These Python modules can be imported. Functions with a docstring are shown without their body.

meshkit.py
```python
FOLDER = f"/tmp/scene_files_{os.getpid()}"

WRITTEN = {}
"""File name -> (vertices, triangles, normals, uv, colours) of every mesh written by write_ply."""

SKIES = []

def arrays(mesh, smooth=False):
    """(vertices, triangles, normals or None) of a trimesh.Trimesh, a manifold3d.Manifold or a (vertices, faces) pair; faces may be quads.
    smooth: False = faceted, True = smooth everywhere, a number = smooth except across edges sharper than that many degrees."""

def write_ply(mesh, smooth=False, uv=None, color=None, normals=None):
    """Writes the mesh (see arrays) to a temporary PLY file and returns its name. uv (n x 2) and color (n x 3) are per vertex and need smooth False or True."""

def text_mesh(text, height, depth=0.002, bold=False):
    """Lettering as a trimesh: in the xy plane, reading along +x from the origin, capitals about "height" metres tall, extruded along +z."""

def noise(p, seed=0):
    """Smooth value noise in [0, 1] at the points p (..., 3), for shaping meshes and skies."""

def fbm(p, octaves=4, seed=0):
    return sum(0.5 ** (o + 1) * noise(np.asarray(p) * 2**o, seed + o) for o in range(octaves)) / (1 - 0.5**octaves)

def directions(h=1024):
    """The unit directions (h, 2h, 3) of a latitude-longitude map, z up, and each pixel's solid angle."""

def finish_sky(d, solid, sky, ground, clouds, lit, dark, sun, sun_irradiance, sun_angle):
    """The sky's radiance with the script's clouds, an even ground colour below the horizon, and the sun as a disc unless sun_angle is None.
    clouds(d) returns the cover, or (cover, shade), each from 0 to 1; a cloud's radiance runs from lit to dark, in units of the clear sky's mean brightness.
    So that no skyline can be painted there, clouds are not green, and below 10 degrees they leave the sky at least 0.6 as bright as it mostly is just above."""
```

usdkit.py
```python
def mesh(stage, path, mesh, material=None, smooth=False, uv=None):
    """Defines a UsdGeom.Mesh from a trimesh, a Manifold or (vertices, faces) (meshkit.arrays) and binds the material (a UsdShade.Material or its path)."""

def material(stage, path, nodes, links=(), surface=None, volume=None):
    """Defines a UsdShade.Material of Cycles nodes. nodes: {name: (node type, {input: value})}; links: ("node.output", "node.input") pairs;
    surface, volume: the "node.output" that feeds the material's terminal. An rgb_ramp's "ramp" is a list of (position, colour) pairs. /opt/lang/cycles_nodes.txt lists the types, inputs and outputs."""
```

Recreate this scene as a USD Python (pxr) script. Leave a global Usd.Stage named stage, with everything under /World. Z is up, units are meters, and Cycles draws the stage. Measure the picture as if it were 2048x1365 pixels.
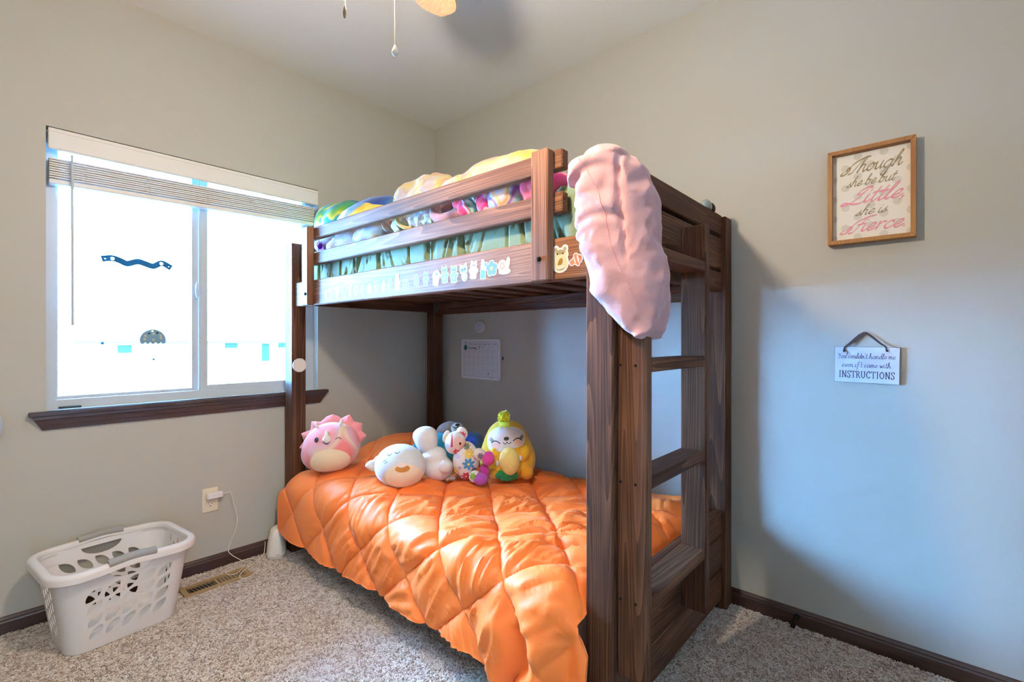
import math
import numpy as np
import trimesh
import manifold3d as m3
import shapely
from shapely.geometry import Polygon, Point, LineString, MultiPoint, box as sbox
from shapely.ops import unary_union
from shapely import affinity
import meshkit
import usdkit
from pxr import Gf, Sdf, Usd, UsdGeom, UsdLux, UsdShade, Vt

stage = Usd.Stage.CreateInMemory()
UsdGeom.SetStageUpAxis(stage, "Z")
UsdGeom.SetStageMetersPerUnit(stage, 1.0)
UsdGeom.Xform.Define(stage, "/World")
UsdGeom.Scope.Define(stage, "/World/Looks")

# ---------------------------------------------------------------- camera, sky, lamp, exposure
CAM = np.array([2.802, -2.267, 1.183])
YAW = math.radians(41.8915)                     # to the left of +y
cam = UsdGeom.Camera.Define(stage, "/World/camera")
cam.CreateHorizontalApertureAttr(36.0)
cam.CreateFocalLengthAttr(961.0 / 2048 * 36)
cam.CreateVerticalApertureOffsetAttr(-0.035)
cam.CreateClippingRangeAttr(Gf.Vec2f(0.05, 400.0))
cam.CreateExposureAttr(0.33)
cx = UsdGeom.Xformable(cam)
cx.AddTranslateOp().Set(Gf.Vec3d(*CAM))
cx.AddRotateZOp().Set(math.degrees(YAW))
cx.AddRotateXOp().Set(90.0)

sky = UsdLux.DomeLight.Define(stage, "/World/sky")
sky.CreateIntensityAttr(42.0)
sky.CreateColorAttr(Gf.Vec3f(0.22, 0.61, 1.27))

LAMP = np.array([1.85, -1.68, 2.06])
lamp = UsdLux.SphereLight.Define(stage, "/World/fan_bulb_light")
lamp.CreateRadiusAttr(0.045)
lamp.CreateIntensityAttr(610.0)
lamp.CreateColorAttr(Gf.Vec3f(1.0, 0.85, 0.66))
UsdGeom.Xformable(lamp).AddTranslateOp().Set(Gf.Vec3d(*LAMP))

FILL_AT = np.array([4.55, -2.45, 2.22])               # added fill lamp, out of view, to brighten the floor and lower walls
hall = UsdLux.SphereLight.Define(stage, "/World/hall_bulb_light")
hall.CreateRadiusAttr(0.09)
hall.CreateIntensityAttr(225.0)
hall.CreateColorAttr(Gf.Vec3f(1.0, 0.90, 0.78))
UsdGeom.Xformable(hall).AddTranslateOp().Set(Gf.Vec3d(*FILL_AT))

# ---------------------------------------------------------------- helpers
taken = {}


def numbered(parent, name):
    k = (parent, name)
    n = taken.get(k, 0)
    taken[k] = n + 1
    return name if n == 0 else f"{name}_{n:03d}"


def tag(prim, label=None, cat=None, group=None, kind=None):
    for k, v in (("label", label), ("category", cat), ("group", group), ("kind", kind)):
        if v:
            prim.SetCustomDataByKey(k, v)
    return prim


def thing(name, label, cat, loc=(0, 0, 0), rz=0.0, group=None, kind=None, rx=0.0, ry=0.0):
    x = UsdGeom.Xform.Define(stage, "/World/" + numbered("/World", name))
    x.AddTranslateOp().Set(Gf.Vec3d(*map(float, loc)))
    if rz or rx or ry:
        x.AddRotateXYZOp().Set(Gf.Vec3f(math.degrees(rx), math.degrees(ry), math.degrees(rz)))
    return str(tag(x.GetPrim(), label, cat, group, kind).GetPath())


def part(parent, name, mesh, mat, smooth=False, label=None, kind=None):
    p = f"{parent}/{numbered(parent, name)}"
    m = usdkit.mesh(stage, p, mesh, mat, smooth)
    tag(m.GetPrim(), label, None, None, kind)
    return p


def single(name, mesh, mat, label, cat, smooth=False, group=None, kind=None):
    p = "/World/" + numbered("/World", name)
    m = usdkit.mesh(stage, p, mesh, mat, smooth)
    tag(m.GetPrim(), label, cat, group, kind)
    return p


def struct(name, mesh, mat, label, cat, smooth=False):
    return single(name, mesh, mat, label, cat, smooth, None, "structure")


def C(r, g, b):
    f = lambda c: c / 12.92 if c <= 0.04045 else ((c + 0.055) / 1.055) ** 2.4
    return tuple(f(x / 255.0) for x in (r, g, b))


def mat(name, color, rough=0.5, var=0.0, vscale=8.0, bump=0.0, bscale=60.0, bdist=0.002, **kw):
    p = {"roughness": rough, **kw}
    nodes, links = {"p": ("principled_bsdf", p)}, []
    if var or bump:
        nodes["t"] = ("texture_coordinate", {})
    if var:
        c = np.array(color)
        nodes["n"] = ("noise_texture", {"scale": vscale, "detail": 4.0})
        nodes["r"] = ("rgb_ramp", {"ramp": [(0.3, tuple(c * (1 - var))), (0.7, tuple(np.minimum(c * (1 + var), 1)))]})
        links += [("t.object", "n.vector"), ("n.fac", "r.fac"), ("r.color", "p.base_color")]
    else:
        p["base_color"] = color
    if bump:
        nodes["bn"] = ("noise_texture", {"scale": bscale, "detail": 3.0})
        nodes["b"] = ("bump", {"strength": bump, "distance": bdist})
        links += [("t.object", "bn.vector"), ("bn.fac", "b.height"), ("b.normal", "p.normal")]
    return usdkit.material(stage, "/World/Looks/" + name, nodes, links, surface="p.BSDF")


def wood(name, axis, dark, mid, light, rough=0.4, coat=0.3, scale=1.0, spec=0.5):
    """Stained softwood: growth rings stretched along one axis, fine streaks, blotches of stain."""
    s = [9.0 * scale] * 3
    s[axis] = 0.30 * scale
    f = [190.0 * scale] * 3
    f[axis] = 2.5
    q = [6.0] * 3
    q[axis] = 2.2
    nodes = {
        "t": ("texture_coordinate", {}), "o": ("object_info", {}),
        "om": ("vector_math", {"math_type": "scale", "vector1": (37.0, 19.0, 53.0)}),
        "ad": ("vector_math", {"math_type": "add"}),
        "m": ("mapping", {"scale": tuple(s)}), "m2": ("mapping", {"scale": tuple(f)}), "m3": ("mapping", {"scale": tuple(q)}),
        "n": ("noise_texture", {"scale": 1.0, "detail": 1.0, "distortion": 0.15}),
        "mu": ("math", {"math_type": "multiply", "value2": 28.0}),
        "fr": ("math", {"math_type": "fraction"}),
        "pw": ("math", {"math_type": "power", "value2": 1.6}),
        "n2": ("noise_texture", {"scale": 1.0, "detail": 2.0}),
        "n3": ("noise_texture", {"scale": 1.0, "detail": 3.0}),
        "x1": ("math", {"math_type": "multiply_add", "value2": 0.24, "value3": 0.02}),
        "x2": ("math", {"math_type": "multiply_add", "value2": 0.52}),
        "x3": ("math", {"math_type": "multiply_add", "value2": 0.62}),
        "r": ("rgb_ramp", {"ramp": [(0.3, dark), (0.62, mid), (1.0, light)]}),
        "b": ("bump", {"strength": 0.3, "distance": 0.001}),
        "p": ("principled_bsdf", {"roughness": rough, "coat_weight": coat, "coat_roughness": 0.35, "specular_ior_level": spec}),
    }
    links = [("o.random", "om.scale"), ("t.object", "ad.vector1"), ("om.vector", "ad.vector2"), ("ad.vector", "m.vector"), ("ad.vector", "m2.vector"), ("ad.vector", "m3.vector"), ("m3.vector", "n3.vector"),
             ("m.vector", "n.vector"), ("n.fac", "mu.value1"), ("mu.value", "fr.value1"), ("fr.value", "pw.value1"), ("m2.vector", "n2.vector"),
             ("pw.value", "x1.value1"), ("n2.fac", "x2.value1"), ("x1.value", "x2.value3"), ("n3.fac", "x3.value1"), ("x2.value", "x3.value3"),
             ("x3.value", "r.fac"), ("r.color", "p.base_color"), ("n2.fac", "b.height"), ("b.normal", "p.normal")]
    return usdkit.material(stage, "/World/Looks/" + name, nodes, links, surface="p.BSDF")


def cat(*ms):
    return trimesh.util.concatenate([m for m in ms])


def tm(man):
    m = man.to_mesh()
    return trimesh.Trimesh(np.array(m.vert_properties[:, :3]), np.array(m.tri_verts), process=False)


def bx(x0, x1, y0, y1, z0, z1, b=0.003):
    """A box with chamfered edges."""
    lo, hi = np.minimum([x0, y0, z0], [x1, y1, z1]), np.maximum([x0, y0, z0], [x1, y1, z1])
    b = min(b, 0.45 * (hi - lo).min())
    if b <= 0:
        return trimesh.creation.box(bounds=[lo, hi])
    pts = []
    for sx in (0, 1):
        for sy in (0, 1):
            for sz in (0, 1):
                c = np.array([(hi if s else lo)[k] for k, s in enumerate((sx, sy, sz))])
                d = np.array([-1 if s else 1 for s in (sx, sy, sz)]) * b
                for k in range(3):
                    q = c + d
                    q[k] = c[k]
                    pts.append(q)
    return trimesh.Trimesh(pts).convex_hull


def hullpts(pts):
    return trimesh.Trimesh(np.asarray(pts, float)).convex_hull


def cyl(a, b, r, n=20, r2=None):
    a, b = np.asarray(a, float), np.asarray(b, float)
    r2 = r if r2 is None else r2
    d = (b - a) / np.linalg.norm(b - a)
    e = np.cross(d, [0, 0, 1.0] if abs(d[2]) < 0.9 else [1.0, 0, 0])
    e /= np.linalg.norm(e)
    f = np.cross(d, e)
    t = np.arange(n) * 2 * np.pi / n
    ring = np.cos(t)[:, None] * e + np.sin(t)[:, None] * f
    v = np.vstack([a + r * ring, b + r2 * ring, [a], [b]])
    F = []
    for i in range(n):
        j = (i + 1) % n
        F += [[i, j, n + j], [i, n + j, n + i], [2 * n, j, i], [2 * n + 1, n + i, n + j]]
    return trimesh.Trimesh(v, F, process=False)


def catmull(pts, n=8, closed=False):
    p = np.asarray(pts, float)
    q = np.vstack([p[-1:], p, p[:2]]) if closed else np.vstack([2 * p[0] - p[1], p, 2 * p[-1] - p[-2]])
    out = []
    for i in range(len(q) - 3):
        a, b, c, d = q[i:i + 4]
        for t in np.arange(n) / n:
            out.append(0.5 * (2 * b + (c - a) * t + (2 * a - 5 * b + 4 * c - d) * t * t + (3 * b - a - 3 * c + d) * t ** 3))
    if not closed:
        out.append(p[-1])
    return np.array(out)


def tube(pts, r, n=8, caps=True):
    p = np.asarray(pts, float)
    r = np.broadcast_to(np.asarray(r, float), (len(p),))
    t = np.gradient(p, axis=0)
    t /= np.linalg.norm(t, axis=1, keepdims=True) + 1e-12
    a = np.cross(t[0], [0, 0, 1.0] if abs(t[0][2]) < 0.9 else [1.0, 0, 0])
    A = []
    for k in range(len(p)):
        a = a - t[k] * (a @ t[k])
        a /= np.linalg.norm(a) + 1e-12
        A.append(a)
    A = np.array(A)
    B = np.cross(t, A)
    ang = np.arange(n) * 2 * np.pi / n
    v = (p[:, None] + r[:, None, None] * (np.cos(ang)[None, :, None] * A[:, None] + np.sin(ang)[None, :, None] * B[:, None])).reshape(-1, 3)
    F = []
    for i in range(len(p) - 1):
        for j in range(n):
            k = (j + 1) % n
            F += [[i * n + j, i * n + k, (i + 1) * n + k], [i * n + j, (i + 1) * n + k, (i + 1) * n + j]]
    if caps:
        v = np.vstack([v, p[:1], p[-1:]])
        m = len(p)
        for j in range(n):
            k = (j + 1) % n
            F += [[m * n, k, j], [m * n + 1, (m - 1) * n + j, (m - 1) * n + k]]
    return trimesh.Trimesh(v, F, process=False)


def lathe(prof, n=32):
    """prof: (r, z) from bottom to top, on the axis at both ends or open."""
    p = np.asarray(prof, float)
    t = np.arange(n) * 2 * np.pi / n
    v = np.stack([p[:, :1] * np.cos(t), p[:, :1] * np.sin(t), np.repeat(p[:, 1:], n, 1)], -1).reshape(-1, 3)
    F = []
    for i in range(len(p) - 1):
        for j in range(n):
            k = (j + 1) % n
            F += [[i * n + j, i * n + k, (i + 1) * n + k], [i * n + j, (i + 1) * n + k, (i + 1) * n + j]]
    return trimesh.Trimesh(v, F, process=False)


def ext(poly, h, z0=0.0):
    ps = [g for g in getattr(poly, "geoms", [poly]) if g.geom_type == "Polygon" and g.area > 1e-12]
    m = cat(*[trimesh.creation.extrude_polygon(g, h, engine="earcut") for g in ps])
    m.apply_translation([0, 0, z0])
    return m


def frame_to(m, o, X, Y):
    """Maps a mesh drawn in (x, y, z=out) to the place o with axes X, Y."""
    X, Y = np.asarray(X, float), np.asarray(Y, float)
    Z = np.cross(X, Y)
    v = np.asarray(m.vertices)
    return trimesh.Trimesh(np.asarray(o) + v[:, :1] * X + v[:, 1:2] * Y + v[:, 2:] * Z, m.faces, process=False)


def moved(m, d):
    m = m.copy()
    m.apply_translation(d)
    return m


# signed distance fields and a surface-nets mesher for soft things
def ell(p, c, r, rz=0.0, rx=0.0, ry=0.0):
    q = p - np.asarray(c, float)
    if rz or rx or ry:
        R = trimesh.transformations.euler_matrix(rx, ry, rz)[:3, :3]
        q = q @ R
    r = np.asarray(r, float)
    k0 = np.linalg.norm(q / r, axis=-1)
    k1 = np.linalg.norm(q / (r * r), axis=-1) + 1e-9
    return k0 * (k0 - 1) / k1


def caps(p, a, b, ra, rb=None):
    rb = ra if rb is None else rb
    a, b = np.asarray(a, float), np.asarray(b, float)
    ab = b - a
    t = np.clip(((p - a) @ ab) / (ab @ ab), 0, 1)
    return np.linalg.norm(p - a - t[..., None] * ab, axis=-1) - (ra + (rb - ra) * t)


def smin(a, b, k):
    h = np.clip(0.5 + 0.5 * (b - a) / k, 0, 1)
    return b + (a - b) * h - k * h * (1 - h)


def nets(f, lo, hi, h):
    lo, hi = np.asarray(lo, float), np.asarray(hi, float)
    n = np.ceil((hi - lo) / h).astype(int) + 1
    G = np.stack(np.meshgrid(*[lo[k] + h * np.arange(n[k]) for k in range(3)], indexing="ij"), -1)
    v = f(G.reshape(-1, 3)).reshape(n)
    s = v < 0
    c = n - 1
    acc, cnt = np.zeros((*c, 3)), np.zeros(c)
    for ax in range(3):
        sl0, sl1 = [slice(None)] * 3, [slice(None)] * 3
        sl0[ax], sl1[ax] = slice(0, -1), slice(1, None)
        a, b = v[tuple(sl0)], v[tuple(sl1)]
        cross = (a < 0) != (b < 0)
        t = np.where(cross, a / np.where(cross, a - b, 1), 0)
        pos = G[tuple(sl0)].copy()
        pos[..., ax] += t * h
        o = [k for k in range(3) if k != ax]
        for d0 in (0, 1):
            for d1 in (0, 1):
                sl = [slice(None)] * 3
                sl[o[0]], sl[o[1]] = slice(d0, d0 + c[o[0]]), slice(d1, d1 + c[o[1]])
                w = cross[tuple(sl)]
                acc += np.where(w[..., None], pos[tuple(sl)], 0)
                cnt += w
    act = cnt > 0
    idx = np.full(c, -1)
    idx[act] = np.arange(act.sum())
    V = acc[act] / cnt[act][:, None]
    F = []
    for ax in range(3):
        o = [k for k in range(3) if k != ax]
        sl0, sl1 = [slice(None)] * 3, [slice(None)] * 3
        sl0[ax], sl1[ax] = slice(0, -1), slice(1, None)
        for k in o:
            sl0[k] = sl1[k] = slice(1, -1)
        a, b = s[tuple(sl0)], s[tuple(sl1)]
        w = np.argwhere(a != b)
        flip = a[tuple(w.T)]
        base = w.copy()
        base[:, o[0]] += 1
        base[:, o[1]] += 1
        q = []
        for d0, d1 in ((0, 0), (1, 0), (1, 1), (0, 1)):
            e = base.copy()
            e[:, o[0]] -= 1 - d0
            e[:, o[1]] -= 1 - d1
            q.append(idx[tuple(e.T)])
        q = np.stack(q, 1)
        if ax == 1:
            flip = ~flip
        q[~flip] = q[~flip][:, ::-1]
        F.append(q)
    F = np.vstack(F)
    F = F[(F >= 0).all(1)]
    m = trimesh.Trimesh(V, np.vstack([F[:, [0, 1, 2]], F[:, [0, 2, 3]]]), process=False)
    if m.volume < 0:
        m.invert()
    return m


def decal(f, poly, y0=-0.5, off=0.0015, size=0.006, steps=60):
    """A flat shape (in x, z) laid onto the field's front, seen along +y."""
    ms = []
    for g in getattr(poly, "geoms", [poly]):
        v, F = trimesh.creation.triangulate_polygon(g.segmentize(size), engine="earcut")
        v, F = trimesh.remesh.subdivide_to_size(np.c_[v, np.zeros(len(v))], F, size * 2.0, max_iter=12)[:2]
        P = np.c_[v[:, 0], np.full(len(v), y0), v[:, 1]]
        for _ in range(steps):
            P[:, 1] += np.clip(f(P), -0.02, 0.05) * 0.8
        P[:, 1] = np.minimum(P[:, 1], np.median(P[:, 1]) + 0.12)
        e = 1e-3
        N = np.stack([f(P + np.eye(3)[k] * e) - f(P - np.eye(3)[k] * e) for k in range(3)], -1)
        N /= np.linalg.norm(N, axis=1, keepdims=True) + 1e-9
        m = trimesh.Trimesh(P + N * off, F, process=False)
        if (m.face_normals * N[m.faces[:, 0]]).sum() < 0:
            m.invert()
        ms.append(m)
    return cat(*ms)


def fbm(p, o=4, seed=0):
    return meshkit.fbm(np.asarray(p, float), o, seed)


def vnoise(p, seed=0):
    return meshkit.noise(np.asarray(p, float), seed)


def sheet(P, thick=0.0):
    """Grid of points (n, m, 3) as a closed sheet of the given thickness (or one open layer)."""
    n, m = P.shape[:2]
    i, j = np.meshgrid(np.arange(n - 1), np.arange(m - 1), indexing="ij")
    a = (i * m + j).ravel()
    Q = np.stack([a, a + m, a + m + 1, a + 1], 1)
    F = np.vstack([Q[:, [0, 1, 2]], Q[:, [0, 2, 3]]])
    top = trimesh.Trimesh(P.reshape(-1, 3), F, process=False)
    if not thick:
        return top
    du, dv = np.gradient(P, axis=0), np.gradient(P, axis=1)
    N = np.cross(du, dv)
    N /= np.linalg.norm(N, axis=-1, keepdims=True) + 1e-12
    low = P - N * thick
    ring = np.r_[np.arange(m), np.arange(1, n) * m + m - 1, (n - 1) * m + np.arange(m - 2, -1, -1), np.arange(n - 2, 0, -1) * m]
    nx = np.roll(ring, -1)
    k = n * m
    S = np.vstack([np.stack([ring, nx, nx + k], 1), np.stack([ring, nx + k, ring + k], 1)])
    return trimesh.Trimesh(np.vstack([P.reshape(-1, 3), low.reshape(-1, 3)]), np.vstack([F, F[:, ::-1] + k, S[:, ::-1]]), process=False)


rng = np.random.default_rng(7)

# ---------------------------------------------------------------- materials
M_wall = mat("wall_paint", C(190, 186, 174), 0.55, bump=0.12, bscale=220, bdist=0.001, specular_ior_level=0.35)
M_ceil = mat("ceiling_paint", C(240, 240, 238), 0.6, bump=0.35, bscale=120, bdist=0.002)
M_white = mat("white_vinyl", C(196, 206, 212), 0.4)
M_blind = mat("blind_white", C(230, 229, 226), 0.45)
DK, MD, LT = C(33, 17, 11), C(72, 41, 26), C(122, 75, 48)
W_x, W_y, W_z = (wood("stained_pine_" + n, k, DK, MD, LT, 0.6, 0.0, 1.0, 0.12) for k, n in enumerate(("long", "cross", "upright")))
F_x, F_z = (wood("front_pine_" + n, k, C(58, 34, 22), C(112, 72, 48), C(166, 114, 80), 0.55, 0.0, 1.0, 0.14) for k, n in ((0, "long"), (2, "upright")))  # paler pine for upper front boards: lighter finish plus lamp light in the colour
T_x, T_y = (wood("trim_wood_" + n, k, C(34, 20, 15), C(58, 34, 24), C(80, 48, 34), 0.38, 0.3) for k, n in ((0, "long"), (1, "cross")))
M_base = mat("carpet_backing", C(96, 84, 74), 0.95)

# ---------------------------------------------------------------- the room
RX, RY, RZ = 3.7, -3.4, 2.74
WY0, WY1, WZ0, WZ1 = -2.072, -0.893, 0.885, 2.085


def mbox(x0, x1, y0, y1, z0, z1):
    return m3.Manifold.cube([x1 - x0, y1 - y0, z1 - z0]).translate([x0, y0, z0])


struct("floor", bx(-0.14, RX + 0.14, RY - 0.14, 0.14, -0.15, 0.0, 0), M_base, "carpeted bedroom floor", "floor")
struct("ceiling", bx(-0.14, RX + 0.14, RY - 0.14, 0.14, RZ, RZ + 0.12, 0), M_ceil, "flat off-white painted ceiling", "ceiling")
wl = mbox(-0.14, 0, RY - 0.14, 0.14, 0, RZ) - mbox(-0.3, 0.1, WY0, WY1, WZ0, WZ1)
struct("wall_left", tm(wl), M_wall, "greige painted wall with the sliding window", "wall")
struct("wall_back", bx(0, RX + 0.14, 0, 0.14, 0, RZ, 0), M_wall, "greige painted wall behind the bunk bed", "wall")
struct("wall_right", tm(mbox(RX, RX + 0.14, RY - 0.14, 0, 0, RZ) - mbox(RX - 0.1, RX + 0.3, -2.95, -2.08, -0.1, 2.05)), M_wall, "greige painted wall with a doorway added to let in fill light, out of view", "wall")  # doorway cut here so the added fill lamp shines into the room
struct("floor_hall", bx(RX + 0.14, 5.4, -4.2, -0.9, -0.15, 0.0, 0), M_base, "floor of the added unseen hall beyond the doorway", "floor")  # unseen hall shell, added to house the fill lamp
struct("ceiling_hall", bx(RX + 0.14, 5.4, -4.2, -0.9, 2.44, 2.56, 0), M_ceil, "ceiling of the added unseen hall beyond the doorway", "ceiling")
struct("wall_hall", cat(bx(5.4, 5.5, -4.2, -0.9, 0, 2.44, 0), bx(RX + 0.14, 5.4, -4.3, -4.2, 0, 2.44, 0), bx(RX + 0.14, 5.4, -0.9, -0.8, 0, 2.44, 0)), M_wall, "walls of the added unseen hall beyond the doorway", "wall")
struct("wall_front", bx(0, RX, RY - 0.14, RY, 0, RZ, 0), M_wall, "greige painted wall behind the viewer", "wall")

prof = [(0, 0), (0.013, 0), (0.013, 0.052), (0.010, 0.058), (0.010, 0.063), (0.005, 0.072), (0.0, 0.074)]


def run(prof, a, b, out):
    """A moulding: profile (out, up) swept from a to b."""
    a, b, out = (np.asarray(q, float) for q in (a, b, out))
    P = np.array(prof)
    k = len(P)
    v = np.vstack([e + P[:, :1] * out + P[:, 1:] * np.array([0, 0, 1.0]) for e in (a, b)])
    F = []
    for i in range(k):
        j = (i + 1) % k
        F += [[i, j, k + j], [i, k + j, k + i]]
    for i in range(1, k - 1):
        F += [[0, i + 1, i], [k, k + i, k + i + 1]]
    m = trimesh.Trimesh(v, F, process=False)
    if m.volume < 0:
        m.invert()
    return m


struct("baseboard_left", run(prof, (0, RY, 0), (0, 0, 0), (1, 0, 0)), T_y, "dark brown stained baseboard under the window", "baseboard")
struct("baseboard_back", run(prof, (0.013, 0, 0), (RX, 0, 0), (0, -1, 0)), T_x, "dark brown stained baseboard right of the bed", "baseboard")

# window: frame, two sashes, panes, latch
win = str(tag(UsdGeom.Xform.Define(stage, "/World/window_1").GetPrim(), "white vinyl sliding window with two bright panes", "window", None, "structure").GetPath())


def ringbox(x0, x1, y0, y1, z0, z1, wl_, wr, wb, wt):
    return tm(mbox(x0, x1, y0, y1, z0, z1) - mbox(x0 - 1, x1 + 1, y0 + wl_, y1 - wr, z0 + wb, z1 - wt))


part(win, "frame", cat(ringbox(-0.125, -0.06, WY0, WY1, WZ0, WZ1, 0.022, 0.022, 0.026, 0.03), ringbox(-0.085, -0.06, WY0 + 0.022, WY1 - 0.022, WZ0 + 0.026, WZ1 - 0.03, 0.012, 0.03, 0.012, 0.012)), M_white)
s1 = part(win, "sash", ringbox(-0.108, -0.088, -2.044, -1.489, 0.912, 2.05, 0.016, 0.034, 0.024, 0.03), M_white, label="left sliding sash")
s2 = part(win, "sash", ringbox(-0.086, -0.066, -1.492, -0.93, 0.912, 2.05, 0.034, 0.03, 0.036, 0.03), M_white, label="right sash")
M_pane = usdkit.material(stage, "/World/Looks/window_pane", {"f": ("fresnel", {"IOR": 1.45}), "t": ("transparent_bsdf", {}), "g": ("glossy_bsdf", {"roughness": 0.02, "color": (1, 1, 1)}), "x": ("mix_closure", {})},
                         [("f.fac", "x.fac"), ("t.BSDF", "x.closure1"), ("g.BSDF", "x.closure2")], surface="x.closure")
part(s1, "pane", bx(-0.100, -0.097, -2.03, -1.52, 0.93, 2.03, 0), M_pane)
part(s2, "pane", bx(-0.078, -0.075, -1.46, -0.958, 0.945, 2.03, 0), M_pane)
latch = lambda p: np.maximum(ell(p, (-0.062, -1.506, 1.44), (0.012, 0.009, 0.042)), -(p[:, 0] + 0.066))
part(s2, "latch", nets(latch, (-0.08, -1.52, 1.39), (-0.045, -1.49, 1.49), 0.003), M_white, 40)

# sill: stool board and stepped apron of dark wood
sill = str(tag(UsdGeom.Xform.Define(stage, "/World/trim_1").GetPrim(), "dark brown wooden window sill with stepped apron", "window sill", None, "structure").GetPath())
part(sill, "stool", cat(bx(-0.06, 0.034, WY0 + 0.001, WY1 - 0.001, 0.866, 0.8845, 0.002), bx(0, 0.036, -2.125, -0.842, 0.866, 0.8845, 0.003)), T_y)
ap = [(0, 0.0), (0.010, 0.0), (0.012, 0.016), (0.014, 0.019), (0.019, 0.043), (0.026, 0.046), (0.026, 0.060), (0, 0.060)]
apr = run(ap, (0.0005, -2.118, 0.806), (0.0005, -0.849, 0.806), (1, 0, 0))
vv = np.array(apr.vertices)
tt = np.clip((0.866 - vv[:, 2]) / 0.06, 0, 1) * 0.034
vv[:, 1] += np.where(vv[:, 1] < -1.5, tt, -tt)
part(sill, "apron", trimesh.Trimesh(vv, apr.faces, process=False), T_y)
#@@STRUCT_END

# ---------------------------------------------------------------- bunk bed
TH, BL, BW = 0.0125, 2.09, 1.062
BR = np.array([2.099, -0.014, 0.0])
BC, BS = math.cos(TH), math.sin(TH)
BO = BR + np.array([-BL * BC, -BL * BS, 0])       # bed origin: back left corner


def tow(l):
    l = np.asarray(l, float)
    return np.stack([BO[0] + l[..., 0] * BC - l[..., 1] * BS, BO[1] + l[..., 0] * BS + l[..., 1] * BC, l[..., 2]], -1)


M_bolt = mat("black_bolt", C(22, 22, 24), 0.3, metallic=0.6)
M_zinc = mat("zinc_bracket", C(120, 118, 112), 0.35, metallic=0.9)
bed = thing("bunk_bed", "dark-stained wooden bunk bed with guard rails and a ladder at its right end", "bunk bed", BO, TH)
PX, PY = 0.088, 0.078
YF = -BW
for x0, y0 in ((0.011, YF), (BL - PX, YF), (0.045, -PY), (BL - PX, -PY)):
    part(bed, "post", bx(x0, x0 + PX, y0, y0 + PY, 0.0, 1.722, 0.004), W_z)
YR = YF + 0.017
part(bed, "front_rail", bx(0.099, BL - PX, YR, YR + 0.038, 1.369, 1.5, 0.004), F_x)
for x0 in (0.257, 1.811):
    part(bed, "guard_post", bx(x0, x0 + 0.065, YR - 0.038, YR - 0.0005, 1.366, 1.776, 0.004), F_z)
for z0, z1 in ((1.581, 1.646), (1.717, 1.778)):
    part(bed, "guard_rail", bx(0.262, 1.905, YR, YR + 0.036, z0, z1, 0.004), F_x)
for bxx, bz in ((1.846, 1.434), (0.301, 1.424)):
    part(bed, "bolt", lathe([(0, 0), (0.008, 0.0), (0.008, 0.003), (0.0055, 0.008), (0, 0.009)], 16).apply_transform(trimesh.transformations.rotation_matrix(np.pi / 2, [1, 0, 0])).apply_translation([bxx, YR - 0.0385, bz]), M_bolt, 40)
XE = BL - 0.018                                      # end planks' outer face
for z0, z1 in ((1.392, 1.478), (1.492, 1.626), (1.643, 1.728)):
    part(bed, "end_plank", bx(XE - 0.036, XE, YF + PY, -PY, z0, z1, 0.004), W_y)
    part(bed, "end_plank", bx(0.05, 0.086, YF + PY, -PY, z0 - 0.012, z1 - 0.012, 0.004), W_y)
for z0, z1 in ((0.05, 0.178), (0.188, 0.325), (0.333, 0.438)):
    part(bed, "end_plank", bx(XE - 0.036, XE, YF + PY, -PY, z0, z1, 0.004), W_y)
    part(bed, "end_plank", bx(0.05, 0.086, YF + PY, -PY, z0, z1, 0.004), W_y)
part(bed, "back_rail", bx(0.133, BL - PX, -0.05, -0.014, 1.363, 1.5, 0.004), W_x)
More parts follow.
